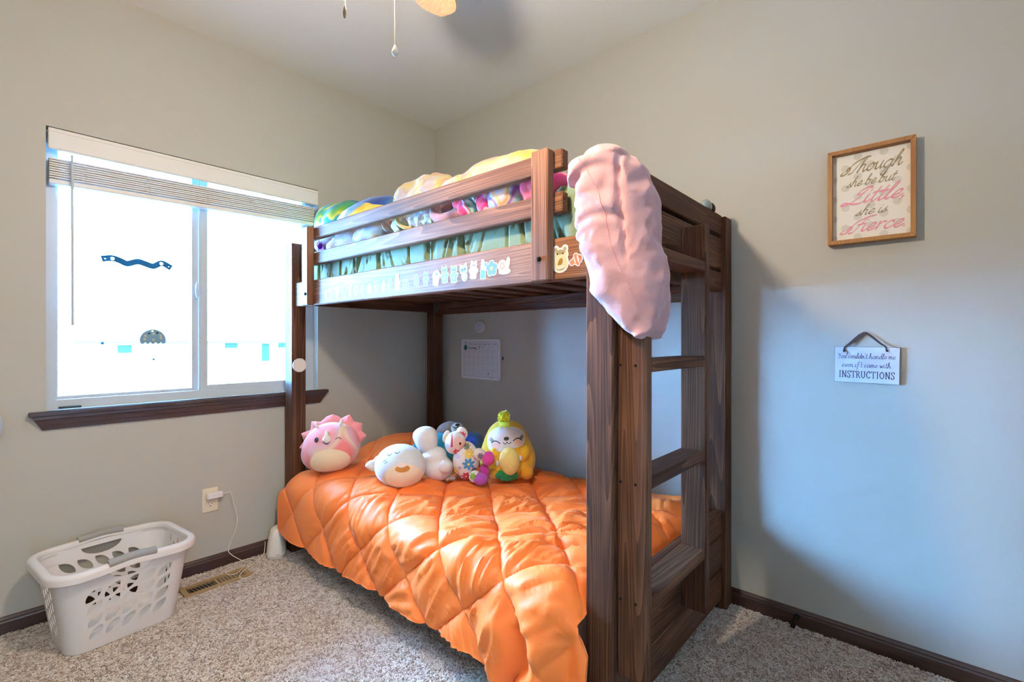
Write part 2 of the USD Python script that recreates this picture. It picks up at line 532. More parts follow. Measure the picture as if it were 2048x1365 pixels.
part(bed, "ledger", bx(0.14, BL - PX - 0.01, -0.088, -0.051, 1.402, 1.438, 0.003), W_x)
part(bed, "ledger", bx(0.1, BL - PX - 0.01, YR + 0.039, YR + 0.076, 1.402, 1.438, 0.003), W_x)
for k in range(11):
    x0 = 0.16 + k * 0.17
    part(bed, "slat", bx(x0, x0 + 0.088, YR + 0.041, -0.053, 1.4385, 1.456, 0.003), W_y)
part(bed, "front_rail", bx(0.099, BL - PX, YR, YR + 0.036, 0.055, 0.19, 0.004), W_x)
part(bed, "back_rail", bx(0.133, BL - PX, -0.05, -0.016, 0.055, 0.19, 0.004), W_x)
for k in range(11):
    x0 = 0.16 + k * 0.17
    part(bed, "slat", bx(x0, x0 + 0.088, YR + 0.037, -0.052, 0.155, 0.172, 0.003), W_y)
XL = BL + 0.0005
for y0 in (-1.039, -0.579):
    part(bed, "ladder_upright", bx(XL, XL + 0.089, y0, y0 + 0.038, 0.235, 1.5 if y0 < -1 else 1.584, 0.004), W_z)
for z1, dep in ((1.455, 0.0), (1.128, 0.0), (0.8, 0.0), (0.462, 0.0)):
    part(bed, "ladder_rung", bx(XL - 0.0005, XL + 0.086, -1.0005, -0.5795, z1 - 0.035, z1, 0.004), W_y)
for z in (1.112, 0.783, 0.452):
    for xx in (XL + 0.012, XL + 0.058):
        part(bed, "screw", lathe([(0, -0.001), (0.0042, -0.001), (0.0042, 0.0005), (0.002, 0.0012), (0, 0.0012)], 12).apply_transform(trimesh.transformations.rotation_matrix(np.pi / 2, [1, 0, 0])).apply_translation([xx, -1.0392, z]), M_bolt, 40)
part(bed, "corner_bracket", cat(bx(0.1335, 0.1375, -0.075, -0.052, 1.385, 1.45, 0.001), bx(0.1335, 0.185, -0.0915, -0.0885, 1.385, 1.44, 0.001)), M_zinc)
for xx in (0.36, 0.9, 1.62):
    part(bed, "screw", cyl((xx, -0.0885, 1.42), (xx, -0.0905, 1.42), 0.004, 12), M_zinc)

# ---------------------------------------------------------------- lower bunk: mattress and comforter
M_matt = mat("mattress_ticking", C(214, 212, 208), 0.8)
mt = thing("mattress", "white mattress edge under the orange comforter on the lower bunk", "mattress", BO, TH)
part(mt, "body", bx(0.105, BL - 0.062, YR + 0.045, -0.055, 0.1725, 0.37, 0.03), M_matt, 40)


def comforter():
    du = 0.0075
    U = np.arange(0.102, 2.0, du)
    # cross-section: from the wall over the top, round the edge, down to the hem
    top_w, r = 0.975, 0.085
    S = np.arange(0, top_w + np.pi / 2 * r + 0.215, du)
    P = np.zeros((len(U), len(S), 3))
    for i, u in enumerate(U):
        s = S
        y = np.where(s < top_w, -0.058 - s, 0.0)
        z = np.zeros_like(s)
        th = np.clip((s - top_w) / r, 0, np.pi / 2)
        arc = (s >= top_w)
        dn = np.maximum(s - top_w - np.pi / 2 * r, 0)
        y = np.where(arc, -0.058 - top_w - r * np.sin(th) - 0.06 * dn, y)
        z = np.where(arc, -r * (1 - np.cos(th)) - dn, 0.0)
        P[i, :, 0] = u
        P[i, :, 1] = y
        P[i, :, 2] = z + 0.435
    s = S[None, :] + 0 * U[:, None]
    u = U[:, None] + 0 * S[None, :]
    v = s - 1.04                                    # distance down from the edge fold
    # pillow under the left end, sag along the wall, soft large lumps
    x, y = P[..., 0], P[..., 1]
    drop = np.clip((v + 0.02) / 0.1, 0, 1)
    lift = 0.135 * np.exp(-((x - 0.30) / 0.26) ** 4 - ((y + 0.40) / 0.36) ** 4)
    lift += 0.02 * (fbm(np.stack([u * 3, s * 3, 0 * u], -1), 2, 3) - 0.5) * (1 - drop)
    lift -= 0.05 * np.clip(1 - (-y - 0.05) / 0.15, 0, 1) ** 2
    lift += 0.045 * np.exp(-((u - 0.5) / 0.5) ** 2) * np.exp(-((v + 0.2) / 0.2) ** 2)
    P[..., 2] += lift * (1 - drop * 0.3)
    # rounder, lower left end
    e = np.clip((u - 0.102) / 0.12, 0, 1)
    P[..., 2] -= 0.10 * (1 - np.sqrt(1 - (1 - e) ** 2)) * (1 - drop)
    e2 = np.clip((2.0 - u) / 0.09, 0, 1)
    P[..., 2] -= 0.05 * (1 - np.sqrt(1 - (1 - e2) ** 2)) * (1 - drop)
    # normals of the base
    gu, gv = np.gradient(P, axis=0), np.gradient(P, axis=1)
    N = np.cross(gu, gv)
    N /= np.linalg.norm(N, axis=-1, keepdims=True)
    if N[len(U) // 2, 20, 2] < 0:
        N = -N
    wob = 0.03 * (fbm(np.stack([u * 4, s * 4, 0 * u + 9], -1), 2, 5) - 0.5)
    a = (u + 1.08 * v - 0.07 + wob) / 0.332
    b = (u - 1.08 * v - 0.10 - wob) / 0.322
    qa, qb = np.abs(np.sin(np.pi * a)), np.abs(np.sin(np.pi * b))
    puff = np.sqrt(np.minimum(qa, 1)) * np.sqrt(np.minimum(qb, 1))
    seam = np.exp(-(np.minimum(qa, qb) / 0.05) ** 2)
    # wrinkles: long soft ridges, turned differently in every quilted cell
    ci, cj = np.floor(a), np.floor(b)
    th = np.pi * vnoise(np.stack([ci * 3.7 + .5, cj * 5.3 + .5, 0 * u + .5], -1), 77) + 0.5
    al, ac = u * np.cos(th) + v * np.sin(th), -u * np.sin(th) + v * np.cos(th)
    w1 = fbm(np.stack([al * 4.5, ac * 24, ci + 10 * cj], -1), 2, 11)
    w2 = fbm(np.stack([al * 9 + ac * 6, ac * 46, ci - 7 * cj], -1), 2, 17)
    w3 = fbm(np.stack([u * 6, v * 6, 0 * u + 1], -1), 2, 23)
    rid = 1 - np.abs(2 * w1 - 1)
    rid2 = 1 - np.abs(2 * w2 - 1)
    edge = np.clip(np.minimum(qa, qb) / 0.35, 0, 1)
    amp = np.clip((u - 0.25) / 0.6, 0.2, 1) * np.clip(0.25 + 1.4 * w3, 0, 1)
    h = (0.013 + 0.009 * np.clip((u - 0.2) / 0.5, 0, 1)) * puff - 0.005 * seam + amp * (0.016 * rid ** 4 + 0.005 * rid2 ** 4) * (0.25 + 0.75 * edge)
    # big rucked folds toward the foot of the bed
    k1 = np.exp(-((u - 1.72) / 0.22) ** 2 - ((v + 0.33) / 0.25) ** 2)
    fo = np.sin(26 * (v + 0.75 * (u - 1.7)) + 6 * w3)
    h += 0.026 * k1 * np.abs(fo) ** 0.7
    k2 = np.clip((u - 1.62) / 0.25, 0, 1) * np.clip((v - 0.02) / 0.12, 0, 1)
    h += k2 * (0.042 * np.sin(u * 40 + 4 * w3 + 2 * v) + 0.02)
    k3 = np.clip((u - 1.68) / 0.2, 0, 1) * np.clip((-v - 0.45) / 0.1, 0, 1)
    h += k3 * 0.02 * (1 - np.abs(np.sin(30 * v + 8 * w3))) 
    P = P + N * (h * np.clip((2.0 - u) / 0.08, 0.1, 1))[..., None]
    # uneven hem
    hem = np.clip((v - 0.12) / 0.2, 0, 1)
    P[..., 2] += hem * 0.05 * (fbm(np.stack([u * 3.2, 0 * u, 0 * u], -1), 2, 31) - 0.55)
    P[..., 1] -= hem * 0.02 * np.clip((u - 1.75) / 0.2, 0, 1)
    dr = np.clip((v - 0.03) / 0.08, 0, 1)
    P[..., 0] += dr * 0.05 * np.clip((u - 1.8) / 0.2, 0, 1)
    P[..., 2] -= hem * 0.11 * np.clip((u - 1.60) / 0.3, 0, 1)
    return sheet(P, 0.006) if N[len(U) // 2, 20, 2] > 0 else sheet(P[::-1], 0.006)


M_orange = mat("orange_polyester", C(242, 116, 46), 0.56, var=0.05, vscale=3, bump=0.06, bscale=400, bdist=0.001, sheen_weight=0.05, sheen_roughness=0.4, specular_ior_level=0.18)
cf = thing("comforter", "bright orange quilted comforter spread over the lower bunk", "comforter", BO, TH)
part(cf, "quilt", comforter(), M_orange, True)
#@@BED_END
# ---------------------------------------------------------------- window dressing
TILT = 0.022 / 1.15
blind = thing("window_blind", "white raised window blind under a white valance", "window blind", (0, 0, 0))
part(blind, "valance", cat(bx(-0.002, 0.012, -2.066, -0.897, 1.99, 2.0785, 0.003), bx(0.011, 0.014, -2.066, -0.897, 2.062, 2.074, 0.001), bx(0.011, 0.0135, -2.066, -0.897, 1.995, 2.003, 0.001)), M_blind)
part(blind, "headrail", bx(-0.055, -0.006, -2.062, -0.902, 2.03, 2.08, 0.002), M_white)


def tilted(m):
    v = np.array(m.vertices)
    v[:, 2] += (v[:, 1] + 2.06) * TILT
    return trimesh.Trimesh(v, m.faces, process=False)


for k in range(9):
    z = 1.872 + k * 0.0098
    part(blind, "slat", tilted(bx(-0.056, -0.006 + 0.002 * (k % 2), -2.062, -0.914, z, z + 0.0068, 0.0015)), M_blind)
part(blind, "bottom_rail", tilted(bx(-0.056, -0.006, -2.062, -0.914, 1.848, 1.868, 0.003)), M_blind)
M_cord = mat("cord_white", C(226, 224, 216), 0.7)
for y in (-1.949, -1.722, -1.479, -1.255, -1.015):
    zt = 1.962 + (y + 2.06) * TILT
    zz = np.linspace(zt, zt - 0.09, 16)
    loop = np.c_[-0.003 + 0.002 * np.sin(np.arange(16) * 2.1), y + 0.012 * np.sin(np.arange(16) * 1.35), zz]
    part(blind, "ladder_cord", cat(tube([(-0.004, y, 2.03), (-0.004, y, zt)], 0.0009, 5), tube(catmull(loop, 4), 0.0012, 5)), M_cord, True)
part(blind, "wand", cat(cyl((0.022, -1.9905, 1.246), (0.022, -1.9925, 1.975), 0.0046, 8), cyl((0.022, -1.9925, 1.973), (0.004, -1.9925, 1.984), 0.002, 6)), M_white)

M_orn = mat("ornament_blue", C(40, 110, 160), 0.6, specular_ior_level=0.1)
wv = catmull([(-1.88, 1.559), (-1.843, 1.567), (-1.812, 1.558), (-1.786, 1.5475), (-1.747, 1.562), (-1.72, 1.556), (-1.685, 1.547), (-1.65, 1.5655), (-1.611, 1.546)], 10)
wp = LineString(wv).buffer(0.0135, cap_style="flat", join_style="round")
for hy, hz, hr in ((-1.841, 1.565, 0.0075), (-1.652, 1.563, 0.0075), (-1.868, 1.561, 0.0025), (-1.622, 1.551, 0.0025)):
    wp = wp.difference(Point(hy, hz).buffer(hr))
YZ = dict(X=(0, 1, 0), Y=(0, 0, 1))
single("wavy_ornament", frame_to(ext(wp, 0.004), (-0.0965, 0, 0), **YZ), M_orn, "wavy blue bar ornament with two round holes on the left window pane", "window ornament")
dm = thing("dome_ornament", "half-round blue ornament with pale spots and two dark eyes on the window pane", "window ornament", (-0.0965, -1.686, 1.166))
d = Point(0, 0.016).buffer(0.053, 48).intersection(sbox(-1, 0.014, 1, 1)).union(sbox(-0.053, 0.006, 0.053, 0.016))
for k in range(5):
    d = d.union(Point(-0.042 + 0.021 * k, 0.006).buffer(0.0085))
d = d.difference(Point(-0.002, 0.061).buffer(0.0032))
part(dm, "body", frame_to(ext(d, 0.003), (0, 0, 0), **YZ), mat("ornament_grey_blue", C(120, 160, 180), 0.35))
for y, z in ((-0.016, 0.049), (0.017, 0.052)):
    part(dm, "eye", frame_to(ext(Point(y, z).buffer(0.0048), 0.0012, 0.003), (0, 0, 0), **YZ), mat("ornament_eye_%d" % (y > 0), C(30, 44, 60), 0.3))
M_spot = mat("ornament_spot", C(186, 190, 160), 0.4)
for y, z in ((0.002, 0.047), (-0.031, 0.037), (-0.033, 0.021), (0.002, 0.017), (0.03, 0.039), (0.032, 0.027)):
    part(dm, "spot", frame_to(ext(Point(y, z).buffer(0.006), 0.0008, 0.003), (0, 0, 0), **YZ), M_spot)
for y, z, r, lab in ((-1.878, 1.168, 0.0062, "small dark bead on the window pane, left of the spotted half-round ornament"), (-1.684, 1.088, 0.0052, "tiny bead on the window pane, below the spotted half-round ornament")):
    single("window_bead", moved(cat(trimesh.creation.icosphere(2, r), cyl((0, 0.002, r * 0.6), (0, 0.004, r * 1.8), 0.001, 6)), (-0.0965 + r, y, z)), M_orn, lab, "bead", True)
single("sill_strip", bx(-0.058, -0.04, -2.03, -1.955, 0.8848, 0.893, 0.002), mat("dark_strip", C(24, 52, 62), 0.4), "flat dark strip lying on the left end of the window sill", "strip")

# ---------------------------------------------------------------- outlet, charger, cord, diffuser, vent, door stop
M_ivory = mat("ivory_plastic", C(232, 220, 194), 0.4)
M_slot = mat("slot_dark", C(20, 18, 16), 0.6)
M_plug = mat("charger_white", C(236, 234, 236), 0.35)
ol = thing("wall_outlet", "ivory wall outlet with a white charger in its upper socket", "outlet", (0, -1.466, 0.302))
op_ = part(ol, "plate", bx(0.0004, 0.006, -0.036, 0.036, 0.0, 0.122, 0.0025), M_ivory)
for z in (0.038, 0.084):
    so_ = part(ol, "socket", frame_to(ext(Point(0, 0).buffer(0.0165).intersection(sbox(-0.016, -0.0135, 0.016, 0.0135)), 0.002), (0.006, 0.0, z), **YZ), M_ivory)
part(ol + "/socket", "slot", cat(bx(0.0079, 0.0085, -0.0075, -0.0055, 0.038, 0.046, 0), bx(0.0079, 0.0085, 0.0055, 0.0075, 0.039, 0.0455, 0), frame_to(ext(Point(0, 0).buffer(0.0026), 0.0006), (0.0079, 0, 0.031), **YZ)), M_slot)
ch = thing("charger", "white plug-in charger block in the ivory outlet", "charger", (0.0086, -1.452, 0.371))
part(ch, "body", bx(0.0005, 0.03, -0.036, 0.038, 0, 0.031, 0.005), M_plug)
part(ch, "cord_collar", cyl((0.018, 0.0375, 0.016), (0.018, 0.05, 0.0165), 0.0028, 10, 0.0018), M_plug, 40)
M_cable = mat("cable_white", C(238, 232, 222), 0.45)
cpts = [(0.027, -1.402, 0.3875), (0.027, -1.384, 0.390), (0.027, -1.374, 0.372), (0.025, -1.365, 0.329), (0.024, -1.346, 0.225), (0.024, -1.374, 0.130), (0.024, -1.389, 0.085), (0.035, -1.372, 0.055), (0.05, -1.335, 0.022), (0.07, -1.322, 0.012),
        (0.12, -1.352, 0.011), (0.160, -1.392, 0.011), (0.152, -1.425, 0.011), (0.098, -1.424, 0.011), (0.05, -1.385, 0.011), (0.034, -1.334, 0.012), (0.042, -1.287, 0.012), (0.10, -1.268, 0.012), (0.17, -1.288, 0.011), (0.225, -1.332, 0.011),
        (0.25, -1.376, 0.011), (0.226, -1.400, 0.011), (0.176, -1.374, 0.014), (0.13, -1.31, 0.016), (0.075, -1.236, 0.024), (0.05, -1.216, 0.06), (0.052, -1.2165, 0.085)]
single("white_cable", tube(catmull(cpts, 8), 0.0019, 8), M_cable, "thin white cord coiled on the carpet between outlet and diffuser", "cord", True)
df = thing("oil_diffuser", "small white cone-shaped oil diffuser on the carpet beside the bed post", "diffuser", (0.092, -1.172, 0.0))
dv = lathe([(0, 0), (0.044, 0), (0.049, 0.006), (0.0505, 0.02), (0.0495, 0.04), (0.046, 0.075), (0.040, 0.11), (0.034, 0.14), (0.031, 0.155), (0.027, 0.161), (0, 0.164)], 36)
q = np.array(dv.vertices)
q[:, 2] += np.clip((q[:, 2] - 0.1) / 0.06, 0, 1) * q[:, 1] * 0.35
part(df, "body", trimesh.Trimesh(q, dv.faces, process=False), mat("diffuser_white", C(236, 232, 222), 0.35), 40)
part(df, "base_ring", lathe([(0.0502, 0.012), (0.0512, 0.014), (0.0512, 0.018), (0.0505, 0.02)], 36), mat("diffuser_ring", C(214, 210, 200), 0.4), True)
part(df, "label_mark", bx(0.046, 0.0512, -0.022, -0.002, 0.0245, 0.0275, 0.0002), mat("diffuser_mark", C(170, 170, 170), 0.5))

M_beige = mat("beige_metal", C(176, 146, 98), 0.45, metallic=0.1)
vt = thing("floor_vent", "beige metal floor vent with slotted grille in the carpet by the baseboard", "floor vent", (0.178, -1.487, 0.0), 0.03)
part(vt, "frame", tm(mbox(-0.056, 0.056, -0.146, 0.146, 0.0005, 0.012) - mbox(-0.034, 0.034, -0.124, -0.006, -1, 1) - mbox(-0.034, 0.034, 0.006, 0.124, -1, 1)), M_beige)
part(vt, "well", bx(-0.036, 0.036, -0.126, 0.126, 0.0003, 0.0015, 0), M_slot)
for k in range(8):
    y = -0.117 + 0.0148 * k
    part(vt, "fin", hullpts([(-0.034, y - 0.0008, 0.0085), (-0.034, y + 0.0008, 0.0085), (0.034, y - 0.0008, 0.0085), (0.034, y + 0.0008, 0.0085), (-0.034, y - 0.0008, 0.0105), (0.034, y + 0.0008, 0.0105), (-0.034, y + 0.0008, 0.0105), (0.034, y - 0.0008, 0.0105)]), mat("fin_grey_%d" % k, C(150, 134, 112), 0.4) if k == 0 else "/World/Looks/fin_grey_0")
for k in range(7):
    y = -0.11 + 0.0148 * k
    part(vt, "damper_rod", cyl((-0.034, y, 0.006), (0.034, y + 0.02 - 0.012 * (k == 6), 0.006), 0.0011, 6), "/World/Looks/fin_grey_0")
for k in range(8):
    y = 0.0125 + 0.0148 * k
    part(vt, "fin", bx(-0.034, 0.034, y, y + 0.0118, 0.006, 0.0095, 0.0008), mat("damper_beige", C(150, 128, 96), 0.5) if k == 0 else "/World/Looks/damper_beige")
M_black = mat("black_plastic", C(20, 20, 22), 0.35)
ds = thing("door_stop", "black rod door stop on the baseboard right of the bed", "door stop", (2.355, -0.0132, 0.047))
part(ds, "rod", cyl((0, 0, 0), (0, -0.066, -0.006), 0.0062, 14), M_black, 40)
part(ds, "flange", cyl((0, 0, 0), (0, -0.004, -0.0004), 0.011, 16), M_black, 40)
part(ds, "tip", cyl((0, -0.064, -0.0058), (0, -0.078, -0.007), 0.0092, 14), mat("rubber_black", C(14, 14, 15), 0.7), 40)

single("wall_holder", nets(lambda p: ell(p, (0, 0, 0), (0.05, 0.04, 0.07)) + 0.0, (-0.06, -0.05, -0.08), (0.06, 0.05, 0.08), 0.006).apply_translation([0.0515, -2.236, 0.848]), M_white, "rounded white plastic holder on the wall at the left edge of the photo", "holder", True)

# ---------------------------------------------------------------- laundry basket
M_bask = mat("basket_plastic", C(232, 230, 228), 0.38, bump=0.03, bscale=40)
M_grip = mat("grip_grey", C(158, 156, 150), 0.45)
bk = thing("laundry_basket", "white plastic laundry basket with leaf-shaped holes and grey grips", "laundry basket", (0.262, -1.882, 0.0), math.radians(97))
BH = 0.325


def rrect(t, n=None):
    """half length, half width, corner radius at height fraction t"""
    return 0.176 + 0.044 * t, 0.130 + 0.048 * t, 0.055 + 0.02 * t


NS = 240


def rr_points(a, b, r, s):
    """points and normals at fractions s around a rounded rectangle, from the middle of the -y side, counter-clockwise"""
    la, lb, q = 2 * (a - r), 2 * (b - r), np.pi / 2 * r
    segs = [la / 2, q, lb, q, la, q, lb, q, la / 2]
    cum = np.r_[0, np.cumsum(segs)]
    d = (np.asarray(s) % 1.0) * cum[-1]
    k = np.clip(np.searchsorted(cum, d, "right") - 1, 0, 8)
    e = d - cum[k]
    P, N = np.zeros((len(d), 2)), np.zeros((len(d), 2))
    lines = {0: ((0, -b), (1, 0), (0, -1)), 2: ((a, -b + r), (0, 1), (1, 0)), 4: ((a - r, b), (-1, 0), (0, 1)), 6: ((-a, b - r), (0, -1), (-1, 0)), 8: ((-a + r, -b), (1, 0), (0, -1))}
    arcs = {1: ((a - r, -b + r), -90), 3: ((a - r, b - r), 0), 5: ((-a + r, b - r), 90), 7: ((-a + r, -b + r), 180)}
    for i in range(9):
        w = k == i
        if not w.any():
            continue
        if i in lines:
            o, t, n = (np.array(z, float) for z in lines[i])
            P[w], N[w] = o + e[w][:, None] * t, n
        else:
            c, a0 = arcs[i]
            th = np.radians(a0) + e[w] / r
            N[w] = np.c_[np.cos(th), np.sin(th)]
            P[w] = np.array(c) + r * N[w]
    return P, N


am, bm, rm = rrect(0.5)
PERI = 4 * (am - rm) + 4 * (bm - rm) + 2 * np.pi * rm
strip = sbox(0.0, 0.012, PERI, BH - 0.004)


def leaf(L, Wd, ang):
    t = np.linspace(-1, 1, 9)
    pts = np.r_[np.c_[t * L, Wd * (1 - t ** 2) ** 0.8], np.c_[t[::-1][1:-1] * L, -Wd * (1 - t[::-1][1:-1] ** 2) ** 0.8]]
    return affinity.rotate(Polygon(pts), ang, origin=(0, 0))


holes = []
side = 2 * (am - rm) / 2
for cx0, flip in ((0.0, 1), (PERI / 2, 1)):
    for i in range(5):
        for j in range(4):
            holes.append(affinity.translate(leaf(0.033, 0.0155, 46 * flip), cx0 + (i - 2) * 0.054, 0.083 + j * 0.050 + (i - 2) * 0.003))
    h = Point(0, 0).buffer(1, 24)
    h = affinity.scale(h, 0.062, 0.036).intersection(sbox(-1, -1, 1, 0.0))
    holes.append(affinity.translate(h, cx0 + 0.0, BH - 0.024))
for cx0 in (PERI / 4, 3 * PERI / 4):
    for i in range(4):
        for j in range(5):
            holes.append(affinity.translate(leaf(0.020, 0.0085, 90), cx0 + (i - 1.5) * 0.034, 0.075 + j * 0.046 + (i % 2) * 0.022))
hs = unary_union(holes + [affinity.translate(g, PERI, 0) for g in holes])
st = strip.difference(hs).segmentize(0.012)
mm = trimesh.creation.extrude_polygon(st, 0.0022, engine="earcut")
v, F = trimesh.remesh.subdivide_to_size(mm.vertices, mm.faces, 0.013, max_iter=14)[:2]


def wrap(v):
    out = np.zeros_like(v)
    for lo in range(0, len(v), 20000):
        w = v[lo:lo + 20000]
        for idx, t in enumerate(w[:, 1] / BH):
            pass
        T = w[:, 1] / BH
        A0, N0 = rr_points(*rrect(0.0), w[:, 0] / PERI)
        A1, N1 = rr_points(*rrect(1.0), w[:, 0] / PERI)
        P2, N2 = A0 + (A1 - A0) * T[:, None], N0 + (N1 - N0) * T[:, None]
        bulge = 0.0
        out[lo:lo + 20000, :2] = P2 + N2 * w[:, 2:3]
        out[lo:lo + 20000, 2] = w[:, 1]
    return out


part(bk, "body", trimesh.Trimesh(wrap(v), F, process=False), M_bask, 40)
fb, _ = rr_points(*rrect(0.04), np.linspace(0, 1, 81)[:-1])
floorp = Polygon(fb)
part(bk, "bottom", cat(ext(floorp.buffer(0.001), 0.004, 0.010), ext(floorp.buffer(-0.004), 0.008, 0.003)), M_bask, 40)
# turned-over rim
sN = np.linspace(0, 1, NS + 1)[:-1]
rimprof = [(-0.004, -0.010), (-0.004, 0.004), (0.000, 0.009), (0.012, 0.010), (0.022, 0.006), (0.026, -0.004), (0.026, -0.022), (0.0235, -0.022), (0.0225, -0.004), (0.014, 0.004), (0.002, 0.003), (0.0015, -0.010)]
p2, n2 = rr_points(*rrect(1.0), sN)
bow = 0.010 * np.exp(-((((sN + 0.25) % 0.5) - 0.25) / 0.055) ** 2)
V = np.stack([np.c_[p2 + n2 * o, BH + u + bow] for o, u in rimprof], 1)
k = len(rimprof)
F = []
for i in range(NS):
    for j in range(k):
        a0, a1, b0, b1 = i * k + j, i * k + (j + 1) % k, ((i + 1) % NS) * k + j, ((i + 1) % NS) * k + (j + 1) % k
        F += [[a0, b0, b1], [a0, b1, a1]]
rimm = trimesh.Trimesh(V.reshape(-1, 3), F, process=False)
if rimm.volume < 0:
    rimm.invert()
part(bk, "rim", rimm, M_bask, 50)
for s0 in (0.0, 0.5):
    ss = s0 + np.linspace(-0.052, 0.052, 25)
    pp, nn = rr_points(*rrect(1.0), ss)
    bb = 0.010 * np.exp(-(np.linspace(-0.052, 0.052, 25) / 0.055) ** 2)
    path = np.c_[pp + nn * 0.011, BH + 0.006 + bb]
    g = tube(path, 0.0165, 14)
    gv = np.array(g.vertices)
    part(bk, "grip", trimesh.Trimesh(gv, g.faces, process=False), M_grip, 50)

# ---------------------------------------------------------------- lettering from pen strokes
def nib(strokes, w=0.12, t=0.035, ang=40, n=7):
    """Union of strokes drawn with a flat pen: width w at nib angle ang, least width t."""
    d = np.array([math.cos(math.radians(ang)), math.sin(math.radians(ang))]) * w / 2
    out = []
    for s in strokes:
        p = catmull(s, n) if len(s) > 2 else np.asarray(s, float)
        for a, b in zip(p[:-1], p[1:]):
            out.append(MultiPoint([a - d, a + d, b - d, b + d]).convex_hull.buffer(t / 2, 2))
    return unary_union(out)


LOW = {
    "a": ([[(.86, .86), (.5, 1), (.14, .62), (.14, .2), (.4, 0), (.74, .35), (.88, .96)], [(.88, .96), (.82, .3), (.95, .02), (1.2, .3)]], 1.08),
    "b": ([[(0, .1), (.3, 1.1), (.48, 1.85), (.32, 2.0), (.2, 1.5), (.14, .35), (.36, 0), (.7, .3), (.66, .8), (.4, 1.0), (.2, .7)], [(.66, .8), (.95, .85)]], .95),
    "c": ([[(.74, .8), (.5, 1), (.16, .65), (.14, .25), (.4, 0), (.85, .32)]], .85),
    "d": ([[(.8, .86), (.5, 1), (.14, .62), (.14, .2), (.4, 0), (.72, .35), (.98, 2.0)], [(.98, 2.0), (.84, .35), (.96, .02), (1.2, .3)]], 1.08),
    "e": ([[(.08, .35), (.55, .52), (.66, .85), (.44, 1.0), (.16, .65), (.14, .25), (.4, 0), (.88, .34)]], .86),
    "f": ([[(.86, 1.75), (.7, 2.0), (.46, 1.6), (.34, .4), (.2, -.75), (0, -.9)], [(.1, .95), (.78, .98)]], .72),
    "g": ([[(.84, .86), (.5, 1), (.14, .62), (.14, .2), (.4, 0), (.74, .35), (.88, .96)], [(.88, .96), (.78, -.2), (.5, -.95), (.2, -.8), (.4, -.35), (1.15, .3)]], 1.05),
    "h": ([[(0, .1), (.34, 1.2), (.5, 1.85), (.34, 2.0), (.22, 1.4), (.1, 0)], [(.12, .35), (.4, .95), (.66, .9), (.64, .3), (.78, .0), (1.05, .3)]], .98),
    "i": ([[(.18, 1), (.12, .3), (.28, 0), (.55, .3)], [(.2, 1.42), (.23, 1.46)]], .5),
    "l": ([[(0, .15), (.36, 1.2), (.5, 1.85), (.34, 2.0), (.2, 1.3), (.14, .3), (.32, 0), (.6, .3)]], .52),
    "m": ([[(.1, 1), (.1, 0)], [(.12, .5), (.36, 1), (.54, .85), (.52, 0)], [(.54, .5), (.8, 1), (.98, .85), (.96, .25), (1.1, 0), (1.3, .25)]], 1.24),
    "n": ([[(.1, 1), (.1, 0)], [(.12, .5), (.4, 1), (.64, .85), (.62, .25), (.76, 0), (1.0, .28)]], .92),
    "o": ([[(.5, 1), (.16, .68), (.14, .25), (.42, 0), (.74, .32), (.74, .75), (.5, 1), (.7, .82), (1.0, .86)]], .92),
    "r": ([[(.06, .95), (.14, .98), (.12, 0)], [(.12, .5), (.4, .98), (.68, .92)]], .66),
    "s": ([[(.0, .1), (.42, .75), (.5, 1.0), (.46, .6), (.6, .25), (.36, 0), (.08, .12)], [(.36, 0), (.8, .3)]], .72),
    "t": ([[(.36, 1.7), (.2, .5), (.24, .06), (.4, 0), (.62, .3)], [(.02, 1.12), (.6, 1.16)]], .58),
    "u": ([[(.12, 1), (.12, .3), (.32, 0), (.62, .35), (.74, 1)], [(.74, 1), (.7, .3), (.84, 0), (1.08, .3)]], .98),
    "v": ([[(.05, .95), (.18, .9), (.36, .02), (.7, .85), (.74, 1), (.95, .9)]], .82),
    "w": ([[(.05, .95), (.16, .9), (.3, .02), (.58, .8), (.72, .02), (1.02, .85), (1.05, 1), (1.2, .9)]], 1.12),
    "'": ([[(.15, 1.95), (.1, 1.6)]], .3), ",": ([[(.12, .08), (.2, 0), (.05, -.35)]], .35), ".": ([[(.14, .04), (.18, .08)]], .35), " ": ([], .45),
}
CAPS = {
    "T": ([[(-.55, .3), (-.75, .05), (-.45, -.1), (.05, .25), (.1, .8), (-.2, .85), (-.15, .4), (.3, 1.35), (1.35, 1.95), (1.95, 2.0)], [(1.3, 1.95), (.95, 1.0), (.55, .1), (.2, -.05)]], 1.15),
    "F": ([[(-.55, .25), (-.72, .0), (-.42, -.12), (.05, .2), (.1, .7), (-.18, .75), (-.1, .3), (.3, 1.3), (1.2, 1.9), (1.8, 2.0)], [(1.15, 1.92), (.85, 1.0), (.45, .0), (.1, -.1)], [(.55, .95), (1.15, 1.05)]], 1.1),
    "L": ([[(1.55, 1.75), (1.3, 2.0), (.75, 1.7), (.6, 1.2), (.9, 1.15), (1.25, 1.7), (.95, 1.0), (.45, .15), (-.1, -.1), (-.35, .08), (-.05, .22), (.5, .0), (1.2, -.05), (1.5, .2)]], 1.4),
    "Y": ([[(.0, 1.55), (.1, 1.75), (.3, 1.6), (.4, .95), (.6, .85)], [(1.0, 1.75), (.7, .85), (.35, .05), (.1, -.05), (.12, .12)]], .95),
    "I": ([[(.2, 1.7), (.2, 0)], [(.05, 1.7), (.35, 1.7)], [(.05, 0), (.35, 0)]], .42),
}
